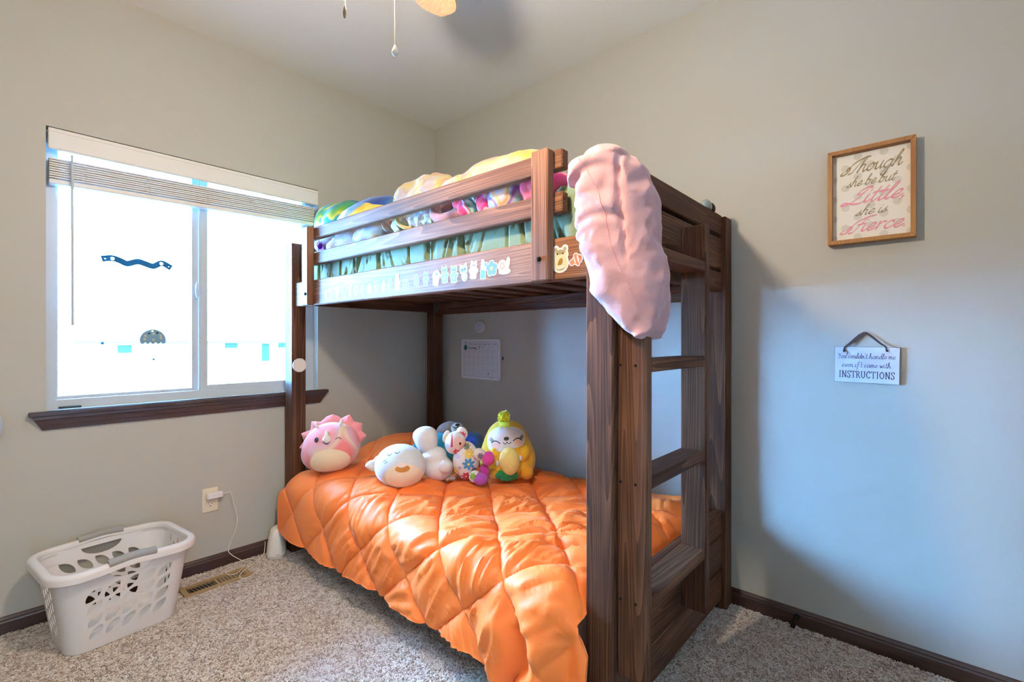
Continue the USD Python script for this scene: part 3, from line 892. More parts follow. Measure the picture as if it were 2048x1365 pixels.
SERIF = {
    "I": ([[(.25, 0), (.25, 1)], [(.05, 1), (.45, 1)], [(.05, 0), (.45, 0)]], .5),
    "N": ([[(.15, 0), (.15, 1)], [(.15, 1), (.75, 0)], [(.75, 0), (.75, 1)], [(0, 1), (.25, 1)], [(.02, 0), (.3, 0)], [(.6, 1), (.9, 1)]], .92),
    "S": ([[(.6, .74), (.56, .98), (.3, 1.02), (.08, .78), (.3, .55), (.58, .3), (.4, -.02), (.12, .02), (.06, .28)]], .66),
    "T": ([[(.4, 0), (.4, 1)], [(.02, .8), (.04, 1)], [(.04, 1), (.76, 1)], [(.76, 1), (.78, .8)], [(.24, 0), (.56, 0)]], .8),
    "R": ([[(.16, 0), (.16, 1)], [(.02, 1), (.4, 1), (.62, .76), (.4, .5), (.16, .5)], [(.38, .5), (.76, 0)], [(.02, 0), (.32, 0)], [(.66, 0), (.84, 0)]], .82),
    "U": ([[(.15, 1), (.15, .3), (.42, -.02), (.7, .3), (.7, 1)], [(0, 1), (.3, 1)], [(.57, 1), (.83, 1)]], .86),
    "C": ([[(.72, .72), (.7, .95), (.45, 1.02), (.1, .6), (.18, .2), (.48, -.02), (.76, .22)]], .82),
    "O": ([[(.45, 1.02), (.12, .7), (.12, .3), (.45, -.02), (.78, .3), (.78, .7), (.45, 1.02)]], .92),
}


def write(text, font, size, slant=0.0, w=0.12, t=0.035, ang=40, gap=0.0, width=None):
    x, out = 0.0, []
    for c in text:
        st_, adv = next(f[c] for f in font if c in f)
        for s in st_:
            out.append([(x + a + slant * b, b) for a, b in s])
        x += adv + gap
    g = affinity.scale(nib(out, w, t, ang), size, size, origin=(0, 0))
    x0, y0, x1, y1 = g.bounds
    g = affinity.translate(g, -(x0 + x1) / 2, 0)
    if width:
        g = affinity.scale(g, width / (x1 - x0), 1.0, origin=(0, 0))
    return g.simplify(size * 0.012)


# ---------------------------------------------------------------- things on the right-hand wall
XZ = dict(X=(1, 0, 0), Y=(0, 0, 1))
M_oak = wood("golden_oak_frame", 2, C(122, 70, 12), C(156, 94, 22), C(176, 114, 36), 0.5, 0.0)
M_print = mat("poster_paper", C(240, 236, 224), 0.6)
pf = thing("framed_sign", "wood-framed quote print with pink and brown script lettering and pale dots", "framed print", (2.598, 0, 1.553))
FW, FH, FT, FD = 0.266, 0.362, 0.0155, 0.042
h = FW / 2
for nm, pts in (("frame_side", [(-h, 0), (-h + FT, FT), (-h + FT, FH - FT), (-h, FH)]), ("frame_side", [(h, 0), (h, FH), (h - FT, FH - FT), (h - FT, FT)]),
                ("frame_rail", [(-h, 0), (h, 0), (h - FT, FT), (-h + FT, FT)]), ("frame_rail", [(-h, FH), (-h + FT, FH - FT), (h - FT, FH - FT), (h, FH)])):
    part(pf, nm, frame_to(ext(Polygon(pts).buffer(-0.0004), FD - 0.001), (0, -0.001, 0), **XZ), M_oak)
pr_ = part(pf, "print", frame_to(ext(sbox(-h + 0.008, 0.008, h - 0.008, FH - 0.008), 0.004), (0, -0.008, 0), **XZ), M_print)
pw, ph, pzc = FW - 2 * FT, FH - 2 * FT, FH / 2
dots = []
for i in range(9):
    for j in range(7):
        if (i + j) % 2 == 0:
            dots.append(Point(-0.118 + j * 0.0395, 0.026 + i * 0.0385).buffer(0.0135))
inner = sbox(-h + FT + 0.001, FT + 0.001, h - FT - 0.001, FH - FT - 0.001)
for dd in dots:
    g = dd.intersection(inner)
    if g.area > 1e-6:
        part(pr_, "dot", frame_to(ext(g, 0.0004), (0, -0.0121, 0), **XZ), mat("poster_dot", C(218, 213, 198), 0.6) if "pd" not in globals() else "/World/Looks/poster_dot")
        pd = 1
M_bn, M_pk = mat("script_brown", C(158, 136, 104), 0.6), mat("script_pink", C(232, 150, 160), 0.6)
for txt, z, sz, wd, mm_, pen in (("Though", 0.272, 0.0265, 0.196, M_bn, .15), ("she be but", 0.2205, 0.0185, 0.158, M_bn, .15), ("Little,", 0.154, 0.0285, 0.196, M_pk, .17), ("she is", 0.107, 0.0185, 0.102, M_bn, .15), ("Fierce.", 0.045, 0.0275, 0.200, M_pk, .16)):
    part(pr_, "lettering", frame_to(ext(write(txt, (CAPS, LOW) if txt[0].isupper() else (LOW,), sz, 0.42, pen * 1.15, 0.075, 50, width=wd), 0.0005), (0.002, -0.0126, z), **XZ), mm_)

M_plank = mat("sign_white", C(214, 218, 226), 0.6, var=0.08, vscale=18)
M_ink = mat("sign_ink", C(36, 48, 72), 0.6)
M_ink2 = mat("sign_ink_worn", C(86, 96, 124), 0.6)
M_rib = mat("ribbon_brown", C(58, 40, 44), 0.5)
sg = thing("hanging_sign", "small white plank sign with a handwritten-style joke, hanging from a brown ribbon", "hanging sign", (2.5835, 0, 1.020), 0)
SW, SH = 0.199, 0.136
tilt_ = lambda m: frame_to(m, (0, -0.001, 0), (0.9995, 0, -0.012), (0.012, 0, 0.9995))
pk_ = part(sg, "plank", tilt_(ext(sbox(-SW / 2, 0, SW / 2, SH).buffer(-0.0008).buffer(0.0008), 0.011)), M_plank)
part(sg, "plank_edge", tilt_(ext(sbox(-SW / 2 - 0.0008, -0.0008, SW / 2 + 0.0008, SH + 0.0008), 0.0095)), mat("sign_edge", C(40, 38, 44), 0.6))
for txt, z, sz, wd, mm_ in (("You couldn't handle me", 0.092, 0.0105, 0.178, M_ink2), ("even if I came with", 0.0585, 0.0105, 0.152, M_ink2)):
    part(pk_, "lettering", tilt_(moved(ext(write(txt, (CAPS, LOW), sz, 0.06, 0.10, 0.075, 15, gap=0.06, width=wd), 0.0006, 0.0109), (0, z, 0))), mm_)
part(pk_, "lettering", tilt_(moved(ext(write("INSTRUCTIONS", (SERIF,), 0.0255, 0, 0.10, 0.045, 0, gap=0.12, width=0.172), 0.0006, 0.0109), (0, 0.018, 0))), M_ink)


def ribbon(pts, w0, tw):
    p = catmull(pts, 8)
    n = len(p)
    t = np.gradient(p, axis=0)
    t /= np.linalg.norm(t, axis=1, keepdims=True)
    a = np.linspace(tw[0], tw[1], n)
    side_ = np.cross(t, [0, -1.0, 0])
    wv_ = side_ * np.cos(a)[:, None] + np.array([0, -1.0, 0]) * np.sin(a)[:, None]
    ww = np.interp(np.linspace(0, 1, n), np.linspace(0, 1, len(w0)), w0)[:, None]
    return sheet(np.stack([p - wv_ * ww, p + wv_ * ww], 1), 0.0008)


part(sg, "ribbon", ribbon([(-0.068, -0.013, 0.122), (-0.064, -0.014, 0.136), (-0.048, -0.010, 0.150), (-0.02, -0.008, 0.178), (-0.003, -0.008, 0.192)], [0.003, 0.003, 0.0055, 0.007, 0.004], (0.2, 0.5)), M_rib, True)
part(sg, "ribbon", ribbon([(0.063, -0.013, 0.124), (0.060, -0.014, 0.138), (0.045, -0.010, 0.150), (0.018, -0.008, 0.176), (-0.001, -0.008, 0.192)], [0.003, 0.003, 0.0035, 0.004, 0.003], (0.3, -0.3)), M_rib, True)
part(sg, "ribbon_knot", cat(moved(trimesh.creation.icosphere(2, 0.0042), (-0.068, -0.0135, 0.121)), moved(trimesh.creation.icosphere(2, 0.0042), (0.064, -0.0135, 0.123))), M_rib, True)
part(sg, "ribbon_tail", ribbon([(-0.066, -0.0145, 0.124), (-0.057, -0.0145, 0.118), (-0.059, -0.0145, 0.106), (-0.064, -0.0145, 0.101)], [0.0012, 0.001, 0.0006], (0.1, 0.1)), M_rib, True)
part(sg, "nail", cyl((-0.002, 0, 0.191), (-0.002, -0.012, 0.193), 0.0022, 10), M_zinc, 40)

# ---------------------------------------------------------------- on the wall inside the lower bunk
M_wb = mat("whiteboard_white", C(226, 228, 238), 0.25)
wb = thing("whiteboard_calendar", "white dry-erase calendar board with a green dot, on the wall in the lower bunk", "whiteboard", (0.493, 0, 0.92))
BWd, BHt = 0.365, 0.268
part(wb, "frame", frame_to(ext(sbox(-BWd / 2, 0, BWd / 2, BHt).buffer(-0.010).buffer(0.010).difference(sbox(-BWd / 2 + 0.012, 0.010, BWd / 2 - 0.012, BHt - 0.010)), 0.014), (0, -0.0005, 0), **XZ), mat("whiteboard_frame", C(236, 236, 240), 0.4), 40)
bd_ = part(wb, "board", frame_to(ext(sbox(-BWd / 2 + 0.005, 0.005, BWd / 2 - 0.005, BHt - 0.005), 0.009), (0, -0.0005, 0), **XZ), M_wb)
M_grid = mat("grid_grey", C(168, 172, 190), 0.6)
gl = []
for k in range(8):
    gl.append(sbox(-0.162 + k * 0.0462, 0.018, -0.1612 + k * 0.0462, 0.232))
for k in range(6):
    gl.append(sbox(-0.162, 0.018 + k * 0.0425, 0.162, 0.0188 + k * 0.0425))
gl.append(sbox(-0.162, 0.243, 0.162, 0.2438))
part(bd_, "grid_lines", frame_to(ext(unary_union(gl), 0.0004), (0, -0.0093, 0), **XZ), M_grid)
hd = [sbox(-0.158 + k * 0.0462, 0.2335, -0.158 + k * 0.0462 + wd_, 0.2362) for k, wd_ in enumerate((.022, .024, .026, .03, .028, .02, .028))] + [sbox(-0.155, 0.2465, -0.132, 0.2498), sbox(0.09, 0.0125, 0.12, 0.0145)]
M_hg = mat("heading_grey", C(96, 100, 124), 0.6)
for g in hd:
    part(bd_, "heading", frame_to(ext(g, 0.0004), (0, -0.0094, 0), **XZ), M_hg)
part(bd_, "dot", frame_to(ext(affinity.scale(Point(-0.146, 0.211).buffer(0.0155), 1, 1.15), 0.0015), (0, -0.0094, 0), **XZ), mat("teal_dot", C(22, 112, 104), 0.4), label="teal green round dot")
M_mk = mat("marker_navy", C(30, 28, 62), 0.5)
hw = [[(-.119, .219), (-.111, .219)], [(-.115, .219), (-.115, .205)], [(-.119, .205), (-.111, .205)], [(-.104, .213), (-.101, .203), (-.096, .211), (-.093, .203), (-.089, .213)],
      [(-.082, .212), (-.082, .199)], [(-.082, .209), (-.077, .212), (-.074, .203)], [(-.073, .210), (-.068, .211), (-.066, .203)], [(-.060, .207), (-.053, .209), (-.057, .214), (-.061, .207), (-.055, .201)],
      [(-.044, .209), (-.050, .208), (-.046, .202), (-.041, .21), (-.042, .196), (-.048, .195)], [(-.024, .216), (-.005, .219)], [(-.013, .217), (-.014, .197)], [(.007, .219), (.007, .214)], [(.022, .219), (.022, .214)],
      [(.072, .044), (.070, .034)], [(.077, .046), (.075, .034)], [(.071, .035), (.076, .035)]]
for g in getattr(nib(hw, 0.0012, 0.0016, 40), "geoms"):
    part(bd_, "handwritten_mark", frame_to(ext(g, 0.0004), (0, -0.0095, 0), **XZ), M_mk)
mc_ = part(wb, "marker_clip", cat(bx(0.1825, 0.196, -0.012, -0.004, 0.137, 0.152, 0.002)), mat("clip_white", C(224, 226, 230), 0.4))
part(mc_, "marker_cap", bx(0.196, 0.206, -0.013, -0.003, 0.135, 0.154, 0.002), mat("clip_grey", C(70, 78, 92), 0.4))

pl = thing("puck_light", "round white puck light stuck on the wall above the calendar board", "puck light", (0.493, -0.0004, 1.270))
rotx = trimesh.transformations.rotation_matrix(np.pi / 2, [1, 0, 0])
part(pl, "housing", lathe([(0, 0), (0.036, 0), (0.039, 0.003), (0.039, 0.020), (0.036, 0.024), (0.031, 0.024), (0.030, 0.0215), (0, 0.0215)], 40).apply_transform(rotx), mat("puck_white", C(228, 228, 230), 0.4), 40)
part(pl, "lens", lathe([(0.030, 0.0216), (0.022, 0.0255), (0.010, 0.0275), (0, 0.028)], 32).apply_transform(rotx), mat("puck_lens", C(190, 200, 216), 0.25), True)
roty = trimesh.transformations.rotation_matrix(np.pi / 2, [0, 1, 0])
dk = thing("post_disc", "round white disc stuck on the left front bed post", "disc", tow([0.0995, -1.0225, 1.042]), TH)
part(dk, "face", lathe([(0, 0.0005), (0.037, 0.0005), (0.039, 0.003), (0.039, 0.007), (0.037, 0.009), (0, 0.0092)], 40).apply_transform(roty), mat("disc_white", C(236, 226, 216), 0.5), 40)
part(dk, "bezel", lathe([(0.0345, 0.0091), (0.0352, 0.0098), (0.0368, 0.0095), (0.0375, 0.0085)], 40).apply_transform(roty), mat("disc_rim", C(214, 206, 200), 0.5), True)
cl = thing("clip_lamp", "small glossy grey and black rounded clip on top of the bed's end rail", "clip", tow([XE - 0.018, -0.200, 1.7285]), TH)
part(cl, "body", nets(lambda p: np.maximum(ell(p, (0, -0.015, 0.012), (0.02, 0.042, 0.03)), -p[:, 2]), (-0.03, -0.07, -0.004), (0.03, 0.04, 0.05), 0.004), mat("clip_glossy_grey", C(150, 164, 164), 0.15), True)
part(cl, "cap", nets(lambda p: np.maximum(ell(p, (0, 0.032, 0.012), (0.021, 0.026, 0.027)), -p[:, 2]), (-0.03, 0.0, -0.004), (0.03, 0.07, 0.05), 0.004), mat("clip_glossy_black", C(16, 22, 34), 0.12), True)
#@@STAGE2_END
# ---------------------------------------------------------------- stickers along the upper rail
M_stw = mat("sticker_white", C(206, 212, 218), 0.5, specular_ior_level=0.1)
STK = {}


def stc(r, g, b):
    n = "sticker_%d_%d_%d" % (r, g, b)
    if n not in STK:
        STK[n] = mat(n, C(*[int(v * 0.86) for v in (r, g, b)]), 0.5, specular_ior_level=0.1)
    return STK[n]


def el(x, y, a, b, ang=0):
    return affinity.rotate(affinity.scale(Point(x, y).buffer(1, 10), a, b, origin=(x, y)), ang, origin=(x, y))


def bear(c1, c2, ears="round"):
    body, head = el(0, .3, .26, .32), el(0, .78, .27, .24)
    if ears == "round":
        e = unary_union([el(-.2, 1.0, .1, .1), el(.2, 1.0, .1, .1)])
    elif ears == "long":
        e = unary_union([el(-.14, 1.15, .08, .24, 10), el(.14, 1.15, .08, .24, -10)])
    else:
        e = unary_union([Polygon([(-.26, .85), (-.24, 1.14), (-.05, .98)]), Polygon([(.26, .85), (.24, 1.14), (.05, .98)])])
    limbs = unary_union([el(-.27, .42, .09, .18, 35), el(.27, .42, .09, .18, -35), el(-.16, .06, .12, .09), el(.16, .06, .12, .09)])
    return [(unary_union([body, head, e, limbs]), c1), (unary_union([el(0, .3, .15, .2), el(0, .72, .13, .09)]), c2), (unary_union([el(-.09, .84, .03, .04), el(.09, .84, .03, .04)]), (60, 64, 84))]


def shapes(kind):
    B, B2, W, P, Y, G, O = (150, 182, 214), (186, 206, 226), (226, 228, 226), (232, 190, 198), (236, 220, 160), (130, 176, 168), (232, 170, 120)
    if kind == "leaf":
        return [(unary_union([el(0, .65, .24, .42, 12), Polygon([(.02, .3), (.1, .3), (.24, -.12), (.14, -.12)])]), W)]
    if kind == "sprig":
        return [(unary_union([el(.05 * k - .1, .15 + .2 * k, .12, .1, 30 * (-1) ** k) for k in range(5)] + [sbox(-.03, 0, .03, 1.0)]), B2)]
    if kind == "paw":
        return [(unary_union([el(0, .3, .26, .3)] + [el(-.26 + .17 * k, .68 + .1 * (k in (1, 2)), .09, .14) for k in range(4)]), (240, 236, 226))]
    if kind == "moon":
        return [(el(0, .5, .32, .42).difference(el(.2, .62, .22, .26)).union(el(-.05, .12, .22, .12)), B)]
    if kind == "bottle":
        return [(unary_union([el(-.02, .3, .22, .3), el(.05, .85, .12, .34, -8)]), W), (el(-.02, .3, .1, .16), B2)]
    if kind == "oval":
        return [(el(0, .5, .3, .48), B2), (el(0, .52, .16, .26), (158, 180, 206)), (unary_union([el(-.07, .62, .03, .04), el(.07, .62, .03, .04)]), (70, 84, 110))]
    if kind == "egg":
        return [(Polygon(np.c_[.3 * np.cos(np.linspace(0, 6.28, 30)[:-1]), .45 + .45 * np.sin(np.linspace(0, 6.28, 30)[:-1])]).buffer(.02), B), (el(0, .42, .12, .2), B2)]
    if kind == "drop":
        t = np.linspace(0, 2 * np.pi, 30)[:-1]
        return [(Polygon(np.c_[.34 * np.cos(t) * (1 - .45 * np.clip(np.sin(t), 0, 1)), .5 + .5 * np.sin(t)]), B), (el(0, .36, .12, .16), B2)]
    if kind == "cat":
        return bear(B, B2, "cat")
    if kind == "catpink":
        return bear(P, (238, 210, 210), "cat")
    if kind == "bear":
        return bear(B, B2)
    if kind == "rabbit":
        return bear(W, P, "long")
    if kind == "house":
        return [(unary_union([sbox(-.28, 0, .28, .5), Polygon([(-.36, .5), (0, .85), (.36, .5)])]), (240, 230, 226)), (sbox(-.08, 0, .08, .26), O), (el(0, .56, .08, .08), B2)]
    if kind == "lantern":
        return [(unary_union([el(0, .3, .26, .28), Polygon([(-.3, .5), (0, 1.05), (.3, .5)])]), (240, 238, 226)), (el(0, .6, .14, .1), O), (el(0, .3, .16, .14), Y)]
    if kind == "sleeper":
        return [(unary_union([el(0, .3, .42, .28), Polygon([(-.3, .45), (-.22, .78), (-.08, .56)]), Polygon([(0, .55), (.1, .76), (.2, .48)])]), B), (el(.05, .26, .2, .14), B2)]
    if kind == "cupcake":
        return [(Polygon([(-.3, .45), (-.22, -.05), (.26, -.05), (.32, .45)]), (238, 232, 220)), (unary_union([el(-.14, .62, .24, .24), el(.2, .66, .22, .22), el(.03, .82, .22, .2)]), P), (el(.06, .76, .13, .1), G)]
    if kind == "raccoon":
        return [(unary_union([el(0, .72, .32, .28), el(0, .25, .24, .28), Polygon([(-.3, .82), (-.3, 1.12), (-.08, .96)]), Polygon([(.3, .82), (.3, 1.12), (.08, .96)])]), B2), (unary_union([el(-.13, .74, .1, .09), el(.13, .74, .1, .09)]), (96, 132, 172)), (el(0, .24, .14, .17), P)]
    if kind == "daisyhand":
        return [(unary_union([el(-.1, .95, .1, .2, 8), el(.05, .7, .26, .24)]), W), (unary_union([el(.22, .86, .12, .12)]), G), (Polygon([(-.2, .5), (.22, .46), (.28, -.05), (-.16, -.08)]), G)]
    if kind == "flower":
        return [(unary_union([el(.3 * math.cos(a), .5 + .3 * math.sin(a), .2, .2) for a in np.arange(5) * 2 * np.pi / 5 + .3]), (128, 164, 210)), (el(0, .5, .13, .13), (240, 214, 120))]
    if kind == "snail":
        return [(unary_union([el(-.1, .45, .32, .36), el(.1, .1, .45, .13), el(.38, .6, .1, .34, -10)]), (236, 222, 208)), (el(-.1, .47, .22, .25), (222, 160, 120)), (el(-.08, .47, .1, .12), (240, 206, 180))]
    if kind == "hamster":
        return [(unary_union([el(0, .36, .38, .36), el(0, .72, .36, .26), el(-.24, .98, .11, .12), el(.24, .98, .11, .12)]), (232, 218, 176)), (unary_union([el(0, .86, .26, .1), el(-.24, .98, .07, .08), el(.24, .98, .07, .08)]), (176, 158, 120)), (unary_union([el(-.16, .78, .035, .04), el(.14, .78, .035, .04)]), (66, 56, 44)), (el(0, .4, .1, .2, -25), (170, 128, 52)), (el(0, .18, .2, .1), (238, 228, 200))]
    if kind == "fish":
        return [(unary_union([el(.08, .5, .4, .3, 8), el(-.38, .38, .16, .17), el(.0, .82, .14, .1), el(.1, .18, .1, .1)]), (232, 140, 100)), (unary_union([el(.16, .52, .06, .28, 8), el(-.12, .46, .05, .24, 8)]), (244, 236, 226)), (el(.34, .6, .035, .045), (50, 34, 34))]
    if kind == "fan":
        return [(unary_union([Polygon([(-.35, .1), (-.1, .9), (.35, .9), (.4, .1)]), el(0, .5, .4, .4)]), (228, 236, 236)), (unary_union([sbox(-.2, .2 + .2 * k, .28, .28 + .2 * k) for k in range(3)]), (140, 150, 160))]


kinds = ["leaf", "sprig", "paw", "moon", "bottle", "oval", "egg", "house", "bear", "lantern", "drop", "rabbit", "sleeper", "drop", "cat", "cupcake", "cat", "bear", "raccoon", "catpink", "daisyhand", "flower", "snail"]
word = {"leaf": "white leaf-shaped", "sprig": "pale blue sprig-shaped", "paw": "cream paw-shaped", "moon": "pale blue moon-shaped", "bottle": "white bottle-shaped", "oval": "pale blue oval face", "egg": "plain blue egg-shaped", "house": "little house-shaped",
        "bear": "pale blue bear-shaped", "lantern": "cream lantern-shaped", "drop": "blue drop-shaped", "rabbit": "white long-eared rabbit", "sleeper": "blue sleeping-cat", "cat": "blue cat-shaped", "cupcake": "pink cupcake", "raccoon": "blue raccoon-faced",
        "catpink": "pink cat-shaped", "daisyhand": "white and green rabbit", "flower": "blue five-petalled flower", "snail": "peach snail"}
order = ["first", "second", "third", "fourth", "fifth", "sixth", "seventh", "eighth", "ninth", "tenth", "eleventh", "twelfth"]


def sticker(kind, label, x, z, size, ang=0.0, group="animal stickers on the upper bed rail"):
    t = thing("sticker", label, "sticker", tow([x, YR - 0.0003, z]), TH, group)
    sh = shapes(kind)
    full = unary_union([g for g, _ in sh])
    back = full.buffer(0.07, 4).simplify(0.01)
    for k, (g, c) in enumerate([(back, None)] + sh):
        m = ext(affinity.translate(affinity.rotate(g, ang, origin=(0, .5)), 0, -.5), 1.0)
        v = np.array(m.vertices)
        v[:, :2] *= size
        v[:, 2] *= 0.0004
        v[:, 2] += 0.0004 * k
        nm = "backing" if k == 0 else ("print" if k == 1 else "detail")
        if k > 2:
            up_ = up_.rpartition("/")[0]
        up_ = part(t if k < 2 else up_, nm, frame_to(trimesh.Trimesh(v, m.faces, process=False), (0, 0, 0), **XZ), M_stw if c is None else stc(*c))


n = len(kinds)
sx = [0.444, 0.504, 0.559, 0.62, 0.678, 0.73, 0.788, 0.843, 0.899, 0.953, 1.003, 1.054, 1.115, 1.185, 1.245, 1.307, 1.358, 1.411, 1.466, 1.516, 1.565, 1.607, 1.662]
for i, kd in enumerate(kinds):
    z = 1.409 + 0.0265 * i / n + (0.004 if i % 3 == 1 else 0)
    o = order[i] if i < 12 else (order[n - 1 - i] + " from the right" if i < n - 1 else "")
    pos = f"{order[i]} from left in the row" if i < 12 else (f"{order[n - 1 - i]} from right in the row" if i < n - 1 else "last on the right of the row")
    sticker(kd, f"{word[kd]} sticker on the upper bed rail, {pos}", sx[i], z, 0.047 + 0.006 * (i > 14), (-8, 4, 0, 10, -4)[i % 5])
sticker("hamster", "large cream hamster sticker holding a seed, right of the right guard post", 1.900, 1.430, 0.070, 0)
sticker("fish", "orange and white striped fish sticker beside the hamster sticker", 1.958, 1.425, 0.044, 8)
sticker("fan", "white patterned sticker at the left end of the upper rail, left of the guard post", 0.172, 1.395, 0.052, 0)

# ---------------------------------------------------------------- bedding on the upper bunk
M_olive = mat("olive_cotton", C(112, 122, 84), 0.75, var=0.08, vscale=6, bump=0.1, bscale=300, bdist=0.001)
um = thing("mattress", "upper bunk mattress, its underside showing between the slats", "mattress", BO, TH)
part(um, "body", bx(0.11, BL - 0.062, -0.975, -0.056, 1.457, 1.60, 0.03), mat("mattress_grey", C(120, 112, 110), 0.9), 40)


def top_sheet():
    U = np.arange(0.098, 2.03, 0.0065)
    S = np.r_[np.arange(0, 0.30, 0.0065), np.arange(0.305, 1.02, 0.02)]
    u, s = np.meshgrid(U, S, indexing="ij")
    r = 0.045
    s1, s2 = 0.13, 0.13 + np.pi / 2 * r
    th = np.clip((s - s1) / r, 0, np.pi / 2)
    y = -0.993 + r * (1 - np.cos(th)) + np.maximum(s - s2, 0)
    z = 1.470 + np.minimum(s, s1) + r * np.sin(th)
    bulge = 0.055 * np.exp(-((u - 1.93) / 0.10) ** 2) * np.clip(s / 0.12, 0, 1)
    z = z + bulge
    e = np.clip((u - 0.098) / 0.05, 0, 1)
    y = y + 0.05 * (1 - np.sqrt(1 - (1 - e) ** 2)) * (s < 0.3)
    g = fbm(np.stack([u * 44 + 22 * (s - .1) * np.sin(u * 7 + 1), s * 5, 0 * u], -1), 3, 41)
    g2 = fbm(np.stack([u * 90 + 30 * s * np.cos(u * 13), s * 8, 0 * u], -1), 2, 43)
    big = fbm(np.stack([u * 11 + 8 * s * np.sin(5 * u), s * 3, 0 * u], -1), 2, 47)
    h = 0.020 * (1 - np.abs(2 * g - 1)) ** 1.5 + 0.008 * (1 - np.abs(2 * g2 - 1)) + 0.012 * (big - 0.5)
    pl = np.exp(-((((u * 5.3 + 0.25 * np.sin(u * 11)) % 1.0) - 0.5) / 0.035) ** 2)
    h -= 0.022 * pl
    front = np.clip(1 - (s - 0.15) / 0.2, 0.25, 1)
    y = y + 0.012 - np.minimum(h, 0.018) * front * (th < 1.2)
    z = z + h * 0.8 * np.sin(th)
    return sheet(np.stack([u, y, z], -1), 0.004)


ts = thing("bed_sheet", "gathered olive green sheet on the upper bunk mattress", "bed sheet", BO, TH)
part(ts, "cloth", top_sheet(), M_olive, True)


def tiedye(name, cols, scale=9.0, rough=0.9, seed=0.0, bump=0.5, bscale=140, dist=0.25):
    k = len(cols)
    nodes = {"t": ("texture_coordinate", {}), "m": ("mapping", {"location": (seed, seed * 1.7, -seed)}), "n": ("noise_texture", {"scale": scale, "detail": 0.6, "distortion": dist}),
             "r": ("rgb_ramp", {"ramp": [(0.36 + 0.28 * i / (k - 1), c) for i, c in enumerate(cols)]}),
             "bn": ("noise_texture", {"scale": bscale, "detail": 2.0}), "b": ("bump", {"strength": bump, "distance": 0.002}),
             "p": ("principled_bsdf", {"roughness": rough, "sheen_weight": 0.3, "sheen_roughness": 0.5, "specular_ior_level": 0.2})}
    links = [("t.object", "m.vector"), ("m.vector", "n.vector"), ("n.fac", "r.fac"), ("r.color", "p.base_color"), ("m.vector", "bn.vector"), ("bn.fac", "b.height"), ("b.normal", "p.normal")]
    return usdkit.material(stage, "/World/Looks/" + name, nodes, links, surface="p.BSDF")


M_green = tiedye("dye_green", [C(20, 120, 150), C(30, 150, 110), C(110, 170, 30), C(226, 206, 50), C(40, 160, 150)], 8, seed=1.0)
M_blyel = tiedye("dye_blue_yellow", [C(30, 60, 130), C(44, 92, 170), C(90, 150, 190), C(240, 196, 40), C(244, 210, 70)], 4.5, seed=3.3, dist=0.4)
M_cream = tiedye("fuzzy_cream", [C(190, 166, 150), C(196, 176, 130), C(200, 168, 82), C(196, 152, 116)], 8, seed=5.0, bump=0.9, bscale=90)
M_fleece = tiedye("white_fleece", [C(222, 222, 230), C(236, 232, 230), C(214, 206, 214)], 8, seed=6.0)
M_grey = tiedye("dye_grey_peach", [C(180, 176, 200), C(226, 220, 220), C(230, 214, 180), C(214, 150, 120), C(190, 196, 206)], 11, seed=8.0)
M_knit = tiedye("chunky_pastel", [C(206, 214, 222), C(232, 228, 214), C(236, 206, 206), C(226, 222, 160), C(200, 214, 216)], 14, seed=2.0, bump=1.0, bscale=60)
M_mauve = tiedye("mauve_plush", [C(112, 76, 74), C(156, 112, 108), C(176, 126, 122)], 10, seed=4.0)
M_swirl = tiedye("pink_swirl", [C(220, 40, 60), C(222, 60, 140), C(246, 220, 220), C(214, 60, 60), C(90, 190, 190), C(240, 236, 230)], 16, seed=7.0)
M_purp = tiedye("dye_purple", [C(150, 190, 206), C(190, 170, 200), C(128, 72, 136), C(206, 190, 170), C(236, 150, 60), C(200, 180, 196)], 11, seed=9.0)
M_coral = tiedye("coral_plush", [C(236, 80, 84), C(240, 96, 100), C(226, 50, 110)], 8, seed=10.0)
M_stripe = tiedye("striped_pink", [C(240, 220, 224), C(232, 130, 160), C(190, 220, 206), C(244, 232, 232), C(232, 100, 110)], 24, seed=11.0)


def blob(ells, k=0.03, amp=0.012, sc=14.0, seed=0, h=0.008, ridge=True, cut=-1.004):
    """Soft heap: ellipsoids blended together, with folds; kept behind the guard rails (y > cut)."""
    lo = np.min([np.array(e[0]) - max(e[1]) for e in ells], axis=0) - 0.03
    hi = np.max([np.array(e[0]) + max(e[1]) for e in ells], axis=0) + 0.03

    def f(p):
        d = None
        for e in ells:
            q = ell(p, e[0], e[1], *(e[2:]))
            d = q if d is None else smin(d, q, k)
        w = fbm(p * sc, 3, seed)
        d = d - amp * ((1 - np.abs(2 * w - 1)) * 1.4 - 0.7 if ridge else 2 * w - 1)
        return np.maximum(d, cut - p[:, 1])
    return nets(f, lo, hi, h)


def bedding(name, label, catg, ells, m, group=None, **kw):
    t = thing(name, label, catg, BO, TH, group)
    return t, part(t, "fleece", blob(ells, **kw), m, True)


